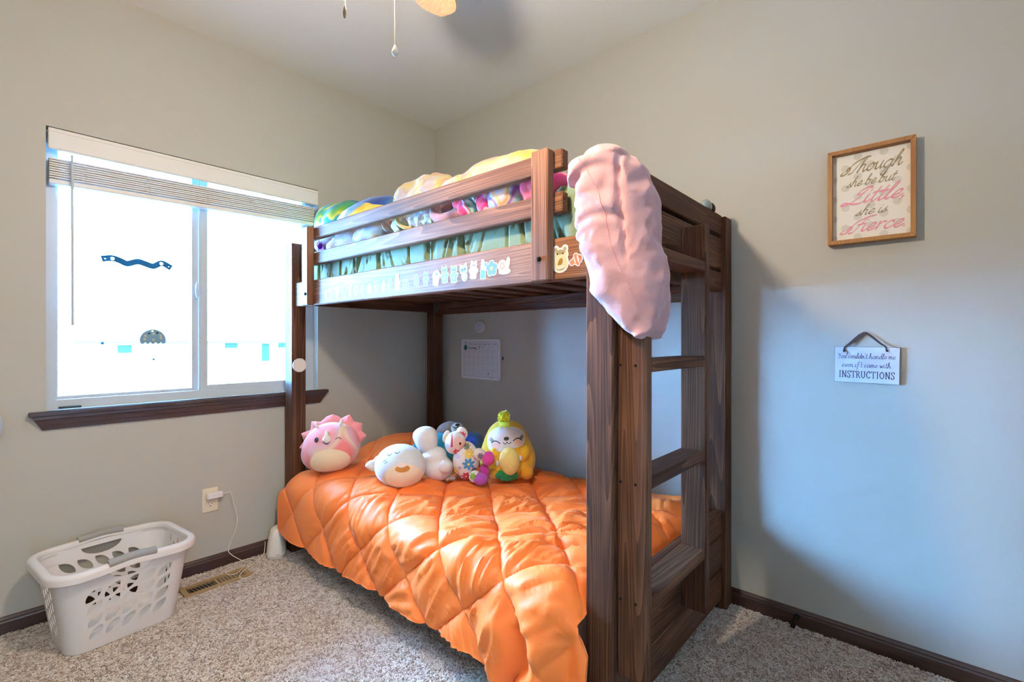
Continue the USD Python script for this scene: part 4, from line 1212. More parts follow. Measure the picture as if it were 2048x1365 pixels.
bedding("blanket", "green and turquoise tie-dye fleece blanket heaped at the left end of the upper bunk", "blanket", [((0.13, -0.80, 1.86), (0.13, 0.13, 0.12)), ((0.27, -0.78, 1.82), (0.16, 0.17, 0.15)), ((0.2, -0.7, 1.72), (0.16, 0.2, 0.1))], M_green, seed=1, amp=0.012, sc=9)
t_, _ = bedding("blanket", "blue and yellow fleece blanket heaped on the upper bunk beside the green one", "blanket", [((0.50, -0.74, 1.80), (0.30, 0.20, 0.155)), ((0.48, -0.74, 1.71), (0.28, 0.22, 0.09))], M_blyel, seed=3, amp=0.008, sc=6)
part(t_, "yellow_fold", blob([((0.50, -0.83, 1.775), (0.23, 0.15, 0.135)), ((0.66, -0.80, 1.77), (0.12, 0.14, 0.10))], amp=0.008, sc=8, seed=33), tiedye("dye_yellow", [C(90, 150, 190), C(238, 196, 40), C(240, 206, 60), C(238, 170, 130), C(240, 210, 80)], 7, seed=31.0), True, label="yellow and peach front fold")
bedding("blanket", "fuzzy cream and pink blanket bunched in a mound above the middle of the guard rail", "blanket", [((0.87, -0.80, 1.86), (0.10, 0.10, 0.08)), ((1.0, -0.78, 1.86), (0.13, 0.12, 0.095)), ((1.08, -0.80, 1.80), (0.14, 0.13, 0.11)), ((0.98, -0.74, 1.74), (0.2, 0.18, 0.1))], M_cream, seed=5, amp=0.022, sc=17)
bedding("blanket", "long cream and yellow fleece blanket piled along the right half of the guard rail", "blanket", [((1.24, -0.80, 1.80), (0.16, 0.13, 0.095)), ((1.42, -0.80, 1.83), (0.17, 0.13, 0.09)), ((1.57, -0.80, 1.835), (0.13, 0.12, 0.075)), ((1.44, -0.76, 1.76), (0.25, 0.18, 0.09))], tiedye("fuzzy_yellow", [C(196, 160, 132), C(200, 178, 134), C(200, 166, 66), C(192, 142, 96)], 7, seed=12.0, bump=0.9, bscale=90), seed=6, amp=0.012, sc=11)
bedding("blanket", "smooth white fleece blanket showing between the guard rails near their left end", "blanket", [((0.48, -0.905, 1.70), (0.13, 0.09, 0.07)), ((0.38, -0.90, 1.68), (0.10, 0.09, 0.05)), ((0.56, -0.90, 1.71), (0.06, 0.08, 0.055), 0, 0, 0.9)], M_fleece, seed=8, amp=0.010, sc=9, h=0.006)
rt_ = thing("blanket", "grey and peach tie-dye throw rolled up with its spiral end showing", "blanket", BO, TH)
part(rt_, "roll", blob([((0.70, -0.925, 1.705), (0.17, 0.068, 0.055), 0.0, 0.0, -0.10)], amp=0.008, sc=12, seed=9, h=0.006), M_grey, True)
sp = [(0.846 + 0.0006 * k, -0.943 + (0.046 - 0.0013 * k) * math.cos(k * 0.42), 1.722 + (0.044 - 0.0013 * k) * math.sin(k * 0.42)) for k in range(32)]
part(rt_, "rolled_end", tube(catmull(sp, 3), 0.0085, 8), M_grey, True)
kn = thing("knit_throw", "chunky pastel looped throw bunched between the guard rails at their middle", "throw", BO, TH)
part(kn, "fold", blob([((0.955, -0.935, 1.705), (0.055, 0.06, 0.055)), ((1.10, -0.925, 1.715), (0.11, 0.07, 0.055)), ((1.18, -0.93, 1.70), (0.05, 0.06, 0.04))], amp=0.014, sc=40, seed=10, h=0.005, k=0.015, ridge=False), M_knit, True)
part(kn, "binding", tube(catmull([(0.975, -0.99, 1.765), (0.978, -0.997, 1.735), (0.990, -0.995, 1.70), (1.02, -0.985, 1.678), (1.05, -0.965, 1.672)], 6), 0.009, 8), mat("binding_mustard", C(206, 180, 110), 0.85), True)
part(kn, "loop", tube(catmull([(1.135, -0.99, 1.752), (1.15, -0.997, 1.728), (1.185, -0.995, 1.722), (1.205, -0.985, 1.742), (1.195, -0.98, 1.765)], 6), 0.013, 8), M_knit, True)
mv = thing("blanket", "mauve brown plush blanket folded into a dark hollow between the guard rails", "blanket", BO, TH)
part(mv, "fold", tube(catmull([(1.215, -0.97, 1.745), (1.225, -0.985, 1.70), (1.27, -0.985, 1.672), (1.33, -0.975, 1.675), (1.375, -0.96, 1.70), (1.36, -0.93, 1.745)], 8), np.interp(np.linspace(0, 1, 41), [0, .5, 1], [0.018, 0.026, 0.03]), 12), M_mauve, True)
part(mv, "back_fold", blob([((1.27, -0.90, 1.73), (0.10, 0.05, 0.05))], amp=0.01, sc=14, seed=13, h=0.007), M_mauve, True)
bedding("blanket", "hot pink and red swirled plush blanket between the guard rails right of the mauve fold", "blanket", [((1.37, -0.94, 1.73), (0.045, 0.055, 0.05)), ((1.40, -0.95, 1.705), (0.05, 0.05, 0.042)), ((1.46, -0.94, 1.73), (0.05, 0.055, 0.03), 0, 0, .5), ((1.50, -0.94, 1.70), (0.045, 0.05, 0.04)), ((1.52, -0.945, 1.745), (0.04, 0.05, 0.03))], M_swirl, seed=14, amp=0.014, sc=20, h=0.005, k=0.008)
bedding("blanket", "purple and orange tie-dye fleece blanket between the rails near the right guard post", "blanket", [((1.60, -0.93, 1.725), (0.085, 0.07, 0.058)), ((1.66, -0.93, 1.74), (0.05, 0.065, 0.05)), ((1.58, -0.94, 1.69), (0.08, 0.055, 0.035))], M_purp, seed=15, amp=0.010, sc=12, h=0.006)
bedding("blanket", "coral red plush blanket behind the right guard post", "blanket", [((1.71, -0.91, 1.715), (0.06, 0.08, 0.055)), ((1.79, -0.88, 1.705), (0.06, 0.10, 0.05)), ((1.745, -0.93, 1.70), (0.05, 0.06, 0.04))], M_coral, seed=16, amp=0.012, sc=13, h=0.006)
bedding("cushion", "pink and white striped cushion corner beside the pink fleece", "cushion", [((1.83, -0.80, 1.735), (0.055, 0.09, 0.05), 0, 0, -.5), ((1.87, -0.80, 1.75), (0.05, 0.09, 0.045), 0, 0, -.6)], M_stripe, seed=17, amp=0.006, sc=14, h=0.006)
pt = thing("plush_toy", "white and lavender plush toy with a spiky purple tuft behind the left guard post", "plush toy", BO, TH)
part(pt, "body", blob([((0.22, -0.90, 1.71), (0.10, 0.075, 0.06)), ((0.29, -0.88, 1.69), (0.06, 0.07, 0.045))], amp=0.006, sc=10, seed=18, h=0.007), mat("plush_lavender", C(206, 200, 222), 0.9), True)
sp_ = [hullpts([(0.255 + dx * 0.3, -0.975, 1.675), (0.262 + dx * 0.3, -0.985, 1.68), (0.25 + dx, -0.99, 1.70 + dz), (0.258 + dx * 0.3, -0.965, 1.672)]) for dx, dz in ((-.045, .028), (-.025, .035), (-.004, .038), (.016, .03), (.036, .018))]
part(pt, "tuft", cat(*sp_, hullpts([(0.23, -0.98, 1.668), (0.30, -0.98, 1.668), (0.23, -0.98, 1.69), (0.29, -0.98, 1.69), (0.26, -0.95, 1.67)])), mat("tuft_purple", C(120, 20, 140), 0.8))
bedding("plush_toy", "round grey brown plush edge under the green blanket on the upper bunk", "plush toy", [((0.06, -0.80, 1.845), (0.055, 0.08, 0.05))], mat("plush_brown", C(96, 82, 84), 0.95), seed=19, amp=0.004, sc=20, h=0.006)

# pink fleece over the corner post
pkf = thing("pink_fleece", "long soft pink fleece draped over the front bed post beside the ladder", "fleece throw", BO, TH)


ZL = [(1.17, 2.17), (1.19, 2.15), (1.215, 2.112), (1.258, 2.066), (1.317, 2.024), (1.393, 2.0), (1.485, 1.985), (1.577, 1.975), (1.639, 1.966), (1.69, 1.962), (1.725, 1.972), (1.752, 2.0)]
ZR = [(1.17, 2.172), (1.19, 2.183), (1.211, 2.205), (1.251, 2.215), (1.304, 2.216), (1.371, 2.209), (1.453, 2.199), (1.536, 2.189), (1.592, 2.177), (1.665, 2.156), (1.70, 2.13), (1.752, 2.09)]


def fleece_f(p):
    x, y, z = p[:, 0], p[:, 1], p[:, 2]
    a = np.interp(z, *zip(*ZL)) + 0.014
    b = np.interp(z, *zip(*ZR)) - 0.006
    xc, hw = (a + b) / 2, np.maximum((b - a) / 2, 0.004)
    hy = np.interp(z, [1.165, 1.185, 1.25, 1.35, 1.6, 1.71, 1.735, 1.765], [0.03, 0.045, 0.06, 0.07, 0.074, 0.066, 0.055, 0.04])
    yc = -1.028 + 0.035 * (x - 2.08) / 0.12 * (z < 1.7)
    r = ((np.abs(x - xc) / hw) ** 2.4 + (np.abs(y - yc) / hy) ** 2.4) ** (1 / 2.4)
    d = (r - 1) * np.minimum(hw, hy)
    w = fbm(p * np.array([11, 11, 8.0]), 3, 51)
    w2 = vnoise(p * np.array([16, 16, 9.0]), 8)
    d = d - 0.016 * ((1 - np.abs(2 * w - 1)) * 1.4 - 0.7) - 0.012 * (w2 - 0.5)
    fr = np.clip((-1.05 - y) / 0.03, 0, 1) * np.clip((2.15 - x) / 0.04, 0, 1)
    sag = z + 5.0 * (x - 2.06) ** 2 - 0.12 * (x - 2.06)
    for zc, am_ in ((1.665, 0.007), (1.60, 0.007), (1.53, 0.010), (1.49, 0.006)):
        d = d + fr * am_ * (0.2 + 1.3 * vnoise(p * np.array([13, 13, 5.0]) + zc * 40, 5)) * (np.exp(-((sag - zc) / 0.013) ** 2) - 0.8 * np.exp(-((sag - zc - 0.024) / 0.016) ** 2))
    xk = 2.118 + 0.05 * np.clip((1.6 - z) / 0.4, 0, 1)
    d = d + 0.016 * np.exp(-((x - xk) / 0.007) ** 2) * (y < -1.0) * np.clip((1.73 - z) / 0.08, 0, 1) * np.clip((z - 1.36) / 0.1, 0, 1)
    top = z - 1.742 + 1.6 * np.maximum(np.hypot((x - 2.055), (y + 1.03)) - 0.03, 0) ** 2
    bot = 1.178 - z + 3.0 * (x - 2.165) ** 2
    k = 0.03
    d = -smin(-d, -top, k)
    return -smin(-d, -bot, k) * 0.7


M_pink = mat("pink_fleece_pile", C(200, 150, 146), 0.95, var=0.06, vscale=25, bump=0.6, bscale=350, bdist=0.002, sheen_weight=0.5, sheen_roughness=0.4, specular_ior_level=0.2)
postd = lambda p: np.maximum(np.maximum(np.abs(p[:, 0] - (BL - PX / 2)) - PX / 2 - 0.003, np.abs(p[:, 1] - (YF + PY / 2)) - PY / 2 - 0.003), p[:, 2] - 1.726)
upd = lambda p: np.maximum(np.maximum(np.abs(p[:, 0] - (XL + 0.0445)) - 0.0475, np.abs(p[:, 1] + 1.02) - 0.022), p[:, 2] - 1.588)
part(pkf, "cloth", nets(lambda p: fleece_f(p), (1.96, -1.17, 1.15), (2.30, -0.83, 1.80), 0.0055), M_pink, True)


def on_surface(f, pts, y0, off=0.001):
    P = np.array([(a, y0, b) for a, b in pts], float)
    for _ in range(60):
        P[:, 1] += np.clip(f(P), -0.02, 0.05) * 0.8
    P[:, 1] -= off
    return P


seam = on_surface(fleece_f, catmull([(2.01, 1.71), (2.03, 1.675), (2.06, 1.62), (2.085, 1.55), (2.10, 1.47), (2.12, 1.40), (2.15, 1.33), (2.17, 1.27)], 8), -1.2, 0.0002)
part(pkf, "seam", tube(seam, 0.0013, 6), mat("pink_seam", C(206, 140, 138), 0.9), True)

# ---------------------------------------------------------------- plush toys on the lower bunk
def plush(name, label, loc, s, zb, roll=0.0):
    """zb: how far the body's middle stands above its base, in design units of s metres."""
    loc = np.array(loc) - np.array([0, 0, zb * s])
    t = thing(name, label, "plush toy", loc, YAW, None, None, 0.0, roll)
    return t


def fld(ells, k, s, zb, noise_amp=0.0, roll=0.0):
    """Field of blended ellipsoids given in design units, origin at the base."""
    def f(p):
        d = None
        q = p / s
        q = q - np.array([0, 0, zb])
        for e in ells:
            a = ell(q, e[0], e[1], *(e[2:]))
            d = a if d is None else smin(d, a, k)
        return d * s
    return f


def body_mesh(f, ells, s, zb, h=0.005):
    lo = np.min([np.array(e[0]) - max(e[1]) for e in ells], axis=0) + np.array([0, 0, zb])
    hi = np.max([np.array(e[0]) + max(e[1]) for e in ells], axis=0) + np.array([0, 0, zb])
    return nets(f, lo * s - 0.015, hi * s + 0.015, h)


def U(g, s, zb):
    return affinity.scale(affinity.translate(g, 0, zb), s, s, origin=(0, 0))


def arc(x, z, w, hgt, wid=1.2, ang=0):
    p = [(x - w, z - hgt), (x - w * .5, z - hgt * .25), (x, z), (x + w * .5, z - hgt * .25), (x + w, z - hgt)]
    return affinity.rotate(LineString(catmull(p, 5)).buffer(wid, 4), ang, origin=(x, z))


def soft(name, color, var=0.03, bump=0.5):
    return mat(name, color, 0.92, var=var, vscale=30, bump=bump, bscale=420, bdist=0.0015, sheen_weight=0.35, sheen_roughness=0.5, specular_ior_level=0.2)


M_dark = mat("thread_dark", C(46, 24, 26), 0.5)
M_blk = mat("thread_black", C(22, 20, 24), 0.4)
M_whitep = soft("plush_white", C(232, 234, 238))

# pink horned dinosaur
s, zb = 0.00265, 50
t = plush("plush_toy", "round pink tie-dye horned dinosaur plush with a scalloped frill, leaning on the left post", (0.39, -1.005, 0.627), s, zb)
E_ = [((0, -6, -2), (53, 40, 43), 0, 0, -0.16), ((-3, -6, -15), (54, 41, 35), 0, 0, -0.16), ((4, -5, 8), (49, 36, 36), 0, 0, -0.1)]
E_ = [((a[0], a[1], a[2]), *r) for a, *r in E_]
f = fld(E_, 14, s, zb)
M_dino = tiedye("plush_pink_dye", [C(232, 132, 122), C(232, 160, 158), C(226, 176, 186), C(236, 208, 170), C(232, 160, 150), C(230, 118, 106)], 7, seed=21.0, bump=0.4, bscale=400, dist=0.1)
part(t, "body", body_mesh(f, E_, s, zb), M_dino, True)
fr = Polygon([(-66, -6), (-57, 8), (-63, 22), (-44, 29), (-42, 46), (-24, 45), (-12, 56), (0, 60), (10, 57), (17, 52), (34, 60), (42, 46), (59, 42), (57, 28), (67, 18), (57, 6), (48, -20), (-46, -25)]).buffer(1.5).buffer(-1.0)


def puffy(poly, th, s, zb, yc, h=0.004):
    x0, z0, x1, z1 = poly.bounds

    def f(p):
        a, b = p[:, 0] / s, p[:, 2] / s - zb
        pt_ = shapely.points(a, b)
        d2 = shapely.distance(pt_, poly.exterior)
        ins = shapely.contains_xy(poly, a, b)
        w = th * np.sqrt(np.clip(d2 / 8.0, 0, 1))
        return np.where(ins, np.abs(p[:, 1] / s - yc) - w, np.maximum(d2, np.abs(p[:, 1] / s - yc) - th)) * s
    return nets(f, ((x0 - 3) * s, (yc - th - 3) * s, (z0 + zb - 3) * s), ((x1 + 3) * s, (yc + th + 3) * s, (z1 + zb + 3) * s), h)


part(t, "frill", puffy(fr, 7, s, zb, 2), soft("plush_coral_frill", C(238, 140, 134)), True)
part(t, "belly", decal(f, U(affinity.rotate(el(9, -23, 36, 24), 12).intersection(sbox(-60, -43, 60, 40)), s, zb), off=0.003), soft("plush_cream", C(240, 218, 180)), True)
part(t, "eye", decal(f, U(el(-14, 18, 4.3, 4.3), s, zb), off=0.004), M_dark, True)
part(t, "eye", decal(f, U(arc(26, 22, 4.6, 2.6, .55), s, zb), off=0.004), M_dark, True, label="winking eye stitched as a curve")
part(t, "mouth", decal(f, U(affinity.scale(arc(6, 10.5, 6.2, 3.4, .7), 1, -1, origin=(6, 11)), s, zb), off=0.004), M_dark, True)
M_horn = soft("plush_horn", C(240, 236, 232))
ys = on_surface(f, [(6 * s, (22 + zb) * s), (-25 * s, (42 + zb) * s), (24 * s, (46 + zb) * s)], -0.5)[:, 1]
hf = lambda p: smin(ell(p, (6 * s, ys[0] - 0.004, (20 + zb) * s), (8 * s, 8 * s, 7.5 * s)), ell(p, (6.5 * s, ys[0] - 0.008, (27 + zb) * s), (4 * s, 4.5 * s, 10 * s)), 0.006)
part(t, "nose_horn", nets(hf, (-0.02, ys[0] - 0.05, (8 + zb) * s), (0.055, ys[0] + 0.03, (42 + zb) * s), 0.003), M_horn, True)
for k, (hx, hz, an) in enumerate(((-25, 43, -.35), (24, 48, .25))):
    part(t, "brow_horn", nets(lambda p: ell(p, (hx * s, -0.05, (hz + zb) * s), (3.2 * s, 4 * s, 7 * s), 0, 0, an), ((hx - 10) * s, -0.09, (hz - 10 + zb) * s), ((hx + 10) * s, -0.01, (hz + 10 + zb) * s), 0.0025), M_horn, True)

# white walrus-like plush
s, zb = 0.002414, 43
t = plush("plush_toy", "round white plush with closed eyes, whiskers and a brown snout, lowest of the group", (0.852, -0.899, 0.578), s, zb)
E_ = [((0, 0, -4), (50, 42, 39), 0, 0, 0), ((-2, 0, 6), (43, 38, 35), 0, 0, 0)]
f = fld(E_, 14, s, zb)
part(t, "body", body_mesh(f, E_, s, zb), soft("plush_icy_white", C(216, 226, 234)), True)
E2 = [((-56, 2, -2), (13, 8, 11), 0, 0, .4), ((-45, 2, 9), (9, 8, 11), 0, 0, .5), ((-62, 0, -1), (8, 6, 5), 0, 0, .2)]
f2 = fld(E2, 5, s, zb)
part(t, "tail", body_mesh(f2, E2, s, zb, 0.004), soft("plush_tail", C(226, 228, 224)), True)
part(t, "belly", decal(f, U(el(13, -12, 33, 25), s, zb), off=0.0025), soft("plush_warm_cream", C(238, 222, 196)), True)
for ax, az, an in ((-14, 26.5, 8), (1, 30, 10)):
    part(t, "eye", decal(f, U(affinity.scale(arc(ax, az, 4.5, 2.4, .4, -an), 1, -1, origin=(ax, az)), s, zb), off=0.0035), M_blk, True)
for k in range(2):
    part(t, "whisker", decal(f, U(LineString([(-24 + 3 * k, 15 - 2.5 * k), (-19 + 3 * k, 19 - 2.5 * k)]).buffer(.4), s, zb), off=0.0035), M_blk, True)
part(t, "snout", decal(f, U(el(13, 4, 13, 6.2).difference(el(12, 13, 9, 7.5)), s, zb), off=0.005), soft("plush_tan", C(190, 122, 52)), True)
part(t, "muzzle", decal(f, U(el(11.5, 10.5, 9, 4.2), s, zb), off=0.006), soft("plush_muzzle", C(240, 220, 212)), True)

# plain white plush
s, zb = 0.00252, 50
t = plush("plush_toy", "plain white plush of soft rounded lumps slumped between the whiskered plush and the unicorn", (0.893, -0.728, 0.607), s, zb)
E_ = [((-15, 4, 24), (22, 20, 25), 0, 0, -.2), ((-19, 4, 38), (24, 20, 17), 0, 0, -.1)]
f = fld(E_, 10, s, zb)
part(t, "head", body_mesh(f, E_, s, zb), M_whitep, True)
E_ = [((0, 2, -4), (25, 23, 19), 0, 0, -.2), ((10, 0, -27), (29, 27, 25), 0, 0, 0)]
f = fld(E_, 5, s, zb)
part(t, "body", body_mesh(f, E_, s, zb), M_whitep, True)
E_ = [((26, -24, -19), (13, 11, 13), 0, 0, 0)]
f = fld(E_, 5, s, zb)
part(t, "foot", body_mesh(f, E_, s, zb, 0.004), M_whitep, True)

# turquoise plush and grey bear behind
s, zb = 0.0027, 38
t = plush("plush_toy", "turquoise blue plush toy mostly hidden behind the plain white one", (0.715, -0.616, 0.590), s, zb)
E_ = [((20, 4, -2), (36, 24, 34), 0, 0, 0), ((38, 4, 6), (16, 16, 24), 0, 0, 0)]
f = fld(E_, 8, s, zb)
part(t, "body", body_mesh(f, E_, s, zb), soft("plush_turquoise", C(40, 150, 190)), True)
E_ = [((-20, 0, 0), (15, 12, 13), 0, 0, .3)]
f = fld(E_, 8, s, zb)
part(t, "arm", body_mesh(f, E_, s, zb, 0.004), soft("plush_turquoise_arm", C(60, 170, 206)), True)
s, zb = 0.00277, 45
t = plush("plush_toy", "grey plush bear in a blue top lying back against the corner behind the unicorn", (0.78, -0.507, 0.672), s, zb)
E_ = [((-9, 6, 0), (25, 20, 20), 0, 0, -.3)]
f = fld(E_, 8, s, zb)
part(t, "head", body_mesh(f, E_, s, zb), soft("plush_grey_brown", C(128, 116, 112), 0.12), True)
E_ = [((11, -8, 9), (13, 12, 11), 0, 0, 0)]
fm = fld(E_, 8, s, zb)
mz_ = part(t, "muzzle", body_mesh(fm, E_, s, zb, 0.004), soft("plush_pale_grey", C(176, 182, 180)), True)
part(mz_, "nose", decal(fm, U(el(12, 17, 4, 2), s, zb), off=0.003), M_blk, True)
part(mz_, "mouth", decal(fm, U(unary_union([arc(8, 12, 5, -2, .6), arc(17, 12, 4, -2, .6), LineString([(13, 18), (12.5, 13)]).buffer(.5)]), s, zb), off=0.003), M_blk, True)
part(t, "eye", decal(f, U(el(-4.5, 9, 2.6, 2.4), s, zb), off=0.004), M_blk, True)
E_ = [((38, 0, -24), (27, 22, 26), 0, 0, 0), ((14, 4, -36), (30, 20, 24), 0, 0, 0)]
f = fld(E_, 8, s, zb)
part(t, "body", body_mesh(f, E_, s, zb), soft("plush_blue_top", C(60, 92, 150), 0.1), True)
part(t, "chest", decal(f, U(el(36, -14, 13, 10), s, zb), off=0.004), mat("plush_fuzzy_blue", C(42, 84, 196), 0.95, var=0.4, vscale=90, bump=1.0, bscale=200, bdist=0.004), True)

# flowered unicorn
s, zb = 0.0025, 45
t = plush("plush_toy", "white unicorn plush printed with bright flowers, with pink and purple hooves", (1.028, -0.634, 0.592), s, zb)
M_uni = soft("plush_flower_white", C(236, 232, 232))
E_ = [((0, 0, -4), (26, 23, 38), 0, 0, 0)]
fb_ = fld(E_, 6, s, zb)
part(t, "body", body_mesh(fb_, E_, s, zb), M_uni, True)
E_ = [((-22, -6, 33), (19, 18, 23), 0, 0, .35), ((-12, -10, 36), (12, 12, 12), 0, 0, 0)]
fh_ = fld(E_, 6, s, zb)
hd_ = part(t, "head", body_mesh(fh_, E_, s, zb), M_uni, True)
E_ = [((-39, -2, 44), (7, 5, 13), 0, 0, .35)]
fe_ = fld(E_, 4, s, zb)
part(t, "ear", body_mesh(fe_, E_, s, zb, 0.004), M_uni, True)
E_ = [((-8, 2, 50), (11, 8, 13), 0, 0, -.5)]
fe2 = fld(E_, 4, s, zb)
part(t, "ear", body_mesh(fe2, E_, s, zb, 0.004), M_uni, True)
part(hd_, "horn", cyl((-25.5 * s, -24 * s, (28 + zb) * s), (-25 * s, -22 * s, (56 + zb) * s), 2.6 * s, 12, 0.4 * s), soft("plush_horn_pink", C(196, 60, 96)), 40)
part(hd_, "face_patch", decal(fh_, U(el(-13, 34, 9, 13).union(el(-8, 36, 8, 8)), s, zb), off=0.0025), soft("plush_face_pink", C(236, 196, 184)), True)
part(hd_, "eye", decal(fh_, U(el(-9.5, 34.5, 1.8, 2.6), s, zb), off=0.004), M_dark, True)
E_ = [((27, -8, 10), (14, 11, 12), 0, 0, .3)]
fa_ = fld(E_, 4, s, zb)
part(t, "arm", body_mesh(fa_, E_, s, zb, 0.004), M_uni, True)
E_ = [((45, -10, 2), (12.5, 12, 14.5), 0, 0, .2)]
part(t, "hoof", body_mesh(fld(E_, 4, s, zb), E_, s, zb, 0.004), soft("plush_hot_pink", C(216, 70, 150)), True)
E_ = [((37, -4, -26), (11, 11, 15), 0, 0, 0)]
part(t, "hoof", body_mesh(fld(E_, 4, s, zb), E_, s, zb, 0.004), soft("plush_magenta", C(190, 60, 140)), True)
E_ = [((19, -22, -30), (11, 12, 12), 0, 0, .5)]
fc_ = fld(E_, 4, s, zb)
part(t, "leg", body_mesh(fc_, E_, s, zb, 0.004), M_uni, True)
E_ = [((30, -25, -34), (14.5, 13, 12.5), 0, 0, .3)]
part(t, "hoof", body_mesh(fld(E_, 4, s, zb), E_, s, zb, 0.004), soft("plush_violet", C(176, 84, 186)), True)
E_ = [((-27, -8, -38), (8, 6, 4), 0, 0, 0)]
part(t, "tail", body_mesh(fld(E_, 4, s, zb), E_, s, zb, 0.004), soft("plush_tail_grey", C(170, 150, 150)), True)


def posy(x, z, r, n=7):
    return unary_union([el(x + r * .62 * math.cos(a), z + r * .62 * math.sin(a), r * .42, r * .24, math.degrees(a)) for a in np.arange(n) * 2 * np.pi / n + .3] + [el(x, z, r * .35, r * .35)])


FLW = {}
for ff, x, z, r, c in ((fb_, 8, 13, 10, (226, 190, 90)), (fb_, 7, -6, 11.5, (86, 150, 196)), (fb_, 2, -31, 8.8, (200, 36, 66)), (fb_, -20, -22, 8.5, (230, 176, 80)), (fb_, 17, -19, 5.5, (130, 90, 120)), (fb_, -14, -34, 6, (140, 96, 130)), (fb_, 3, 26, 6, (128, 124, 96)),
                        (fb_, -10, -14, 4, (176, 180, 214)), (fb_, -14, 8, 5, (206, 206, 226)), (fb_, 22, 4, 5, (150, 130, 150)), (fh_, -16, 18, 7, (206, 40, 70)), (fh_, -34, 30, 4.5, (190, 190, 206)), (fe_, -38, 44, 4.5, (232, 216, 150)), (fe2, -7, 48, 6.5, (206, 40, 84)), (fa_, 30, 9, 6, (130, 120, 140)), (fc_, 17, -27, 6, (130, 170, 60))):
    if c not in FLW:
        FLW[c] = soft("flower_%d_%d_%d" % c, C(*c))
    g = posy(x, z, r)
    fl_ = part(t, "flower", decal(ff, U(g, s, zb), off=0.0022, size=0.004), FLW[c], True)
    if r > 6:
        part(fl_, "flower_centre", decal(ff, U(el(x, z, r * .2, r * .2), s, zb), off=0.0034), soft("flower_centre", C(240, 220, 130)) if "fcm" not in globals() else "/World/Looks/flower_centre", True)
        fcm = 1

# yellow sloth with a pineapple
s, zb = 0.00262, 56
t = plush("plush_toy", "yellow hooded sloth plush with a pompom, smiling face and a pineapple in its arms", (1.098, -0.41, 0.608), s, zb)
M_yel = soft("plush_yellow", C(238, 176, 40))
E_ = [((0, 2, 18), (42, 34, 42), 0, 0, 0), ((2, 0, -12), (55, 38, 42), 0, 0, 0), ((2, 0, -30), (50, 38, 26), 0, 0, 0)]
f = fld(E_, 18, s, zb)
part(t, "body", body_mesh(f, E_, s, zb), M_yel, True)


def pom(p):
    q = p / s - np.array([-5, 0, 65 + zb])
    r = np.linalg.norm(q, axis=1)
    w = vnoise(q / np.maximum(r, 1e-6)[:, None] * 5.5, 4)
    return (r - 9.5 - 5.5 * w) * s * 0.6


part(t, "pompom", nets(pom, (-24 * s, -19 * s, (46 + zb) * s), (14 * s, 19 * s, (84 + zb) * s), 0.003), soft("plush_lemon", C(244, 222, 40), 0.15), True)
tf = unary_union([Polygon([(-16 + 4 * k, 56), (-13 + 4 * k, 43 + 3 * (k % 2)), (-9.5 + 4 * k, 56)]) for k in range(5)])
part(t, "forelock", decal(f, U(tf, s, zb), off=0.004), "/World/Looks/plush_lemon", True)
face = Polygon(catmull([(-37, 22), (-33, 36), (-18, 47), (2, 50), (22, 46), (34, 36), (36, 24), (31, 15), (18, 11), (2, 7), (-16, 4), (-30, 5), (-36, 12)], 6, True))
fc5 = part(t, "face", decal(f, U(face, s, zb), off=0.003), soft("plush_face_white", C(236, 232, 234)), True)
for ax, az in ((-21, 14.5), (22, 20)):
    part(fc5, "cheek", decal(f, U(el(ax, az, 8, 6), s, zb), off=0.004), soft("plush_cheek_%d" % (ax > 0), C(240, 196, 176)), True)
for sg_, ax, az in ((-1, -20, 23), (1, 21, 28)):
    lash = [LineString([(ax + sg_ * (7 - k * 1.5), az - 2 + k * 1.3), (ax + sg_ * (11.5 - k * 1.2), az + 1.2 + k * 2.0)]).buffer(.55) for k in range(3)]
    part(fc5, "eye", decal(f, U(unary_union([arc(ax, az, 8, 4, .8)] + lash), s, zb), off=0.005, size=0.003), M_blk, True)
part(fc5, "nose", decal(f, U(affinity.rotate(el(0, 28, 5, 3.4), 8), s, zb), off=0.006), M_blk, True)
part(fc5, "mouth", decal(f, U(unary_union([affinity.scale(arc(-2.5, 17.5, 3.4, 2.6, .5), 1, -1, origin=(-2.5, 18)), affinity.scale(arc(5, 18.5, 4, 2.8, .5), 1, -1, origin=(5, 19))]), s, zb), off=0.005, size=0.003), M_blk, True)
E_ = [((-25, -31, -6), (9, 9, 18), 0, 0, .2)]
part(t, "arm", body_mesh(fld(E_, 4, s, zb), E_, s, zb, 0.004), M_yel, True)
E_ = [((35, -30, 0), (10, 9, 17), 0, 0, .25)]
part(t, "arm", body_mesh(fld(E_, 4, s, zb), E_, s, zb, 0.004), M_yel, True)
for x, r in ((-23, 12), (39, 13.5)):
    E_ = [((x, -28, -38), (r, r * 1.1, r), 0, 0, 0)]
    part(t, "foot", body_mesh(fld(E_, 4, s, zb), E_, s, zb, 0.004), soft("plush_amber_%d" % (x > 0), C(226, 152, 34)), True)
for x, z in ((-17, -18), (27.5, -8)):
    part(t, "claw", body_mesh(fld([((x, -38, z), (3.5, 4, 6))], 2, s, zb), [((x, -38, z), (3.5, 4, 6))], s, zb, 0.0025), M_whitep, True)


def pine(p):
    d = ell(p, (6 * s, -46 * s, (-12 + zb) * s), (20 * s, 15 * s, 27 * s), 0, 0, -.12)
    a = p[:, 0] / s + 0.8 * (p[:, 2] / s)
    b = p[:, 0] / s - 0.8 * (p[:, 2] / s)
    g = np.exp(-(np.abs(np.sin(np.pi * a / 15)) / .16) ** 2) + np.exp(-(np.abs(np.sin(np.pi * b / 15)) / .16) ** 2)
    return d + 0.0022 * g


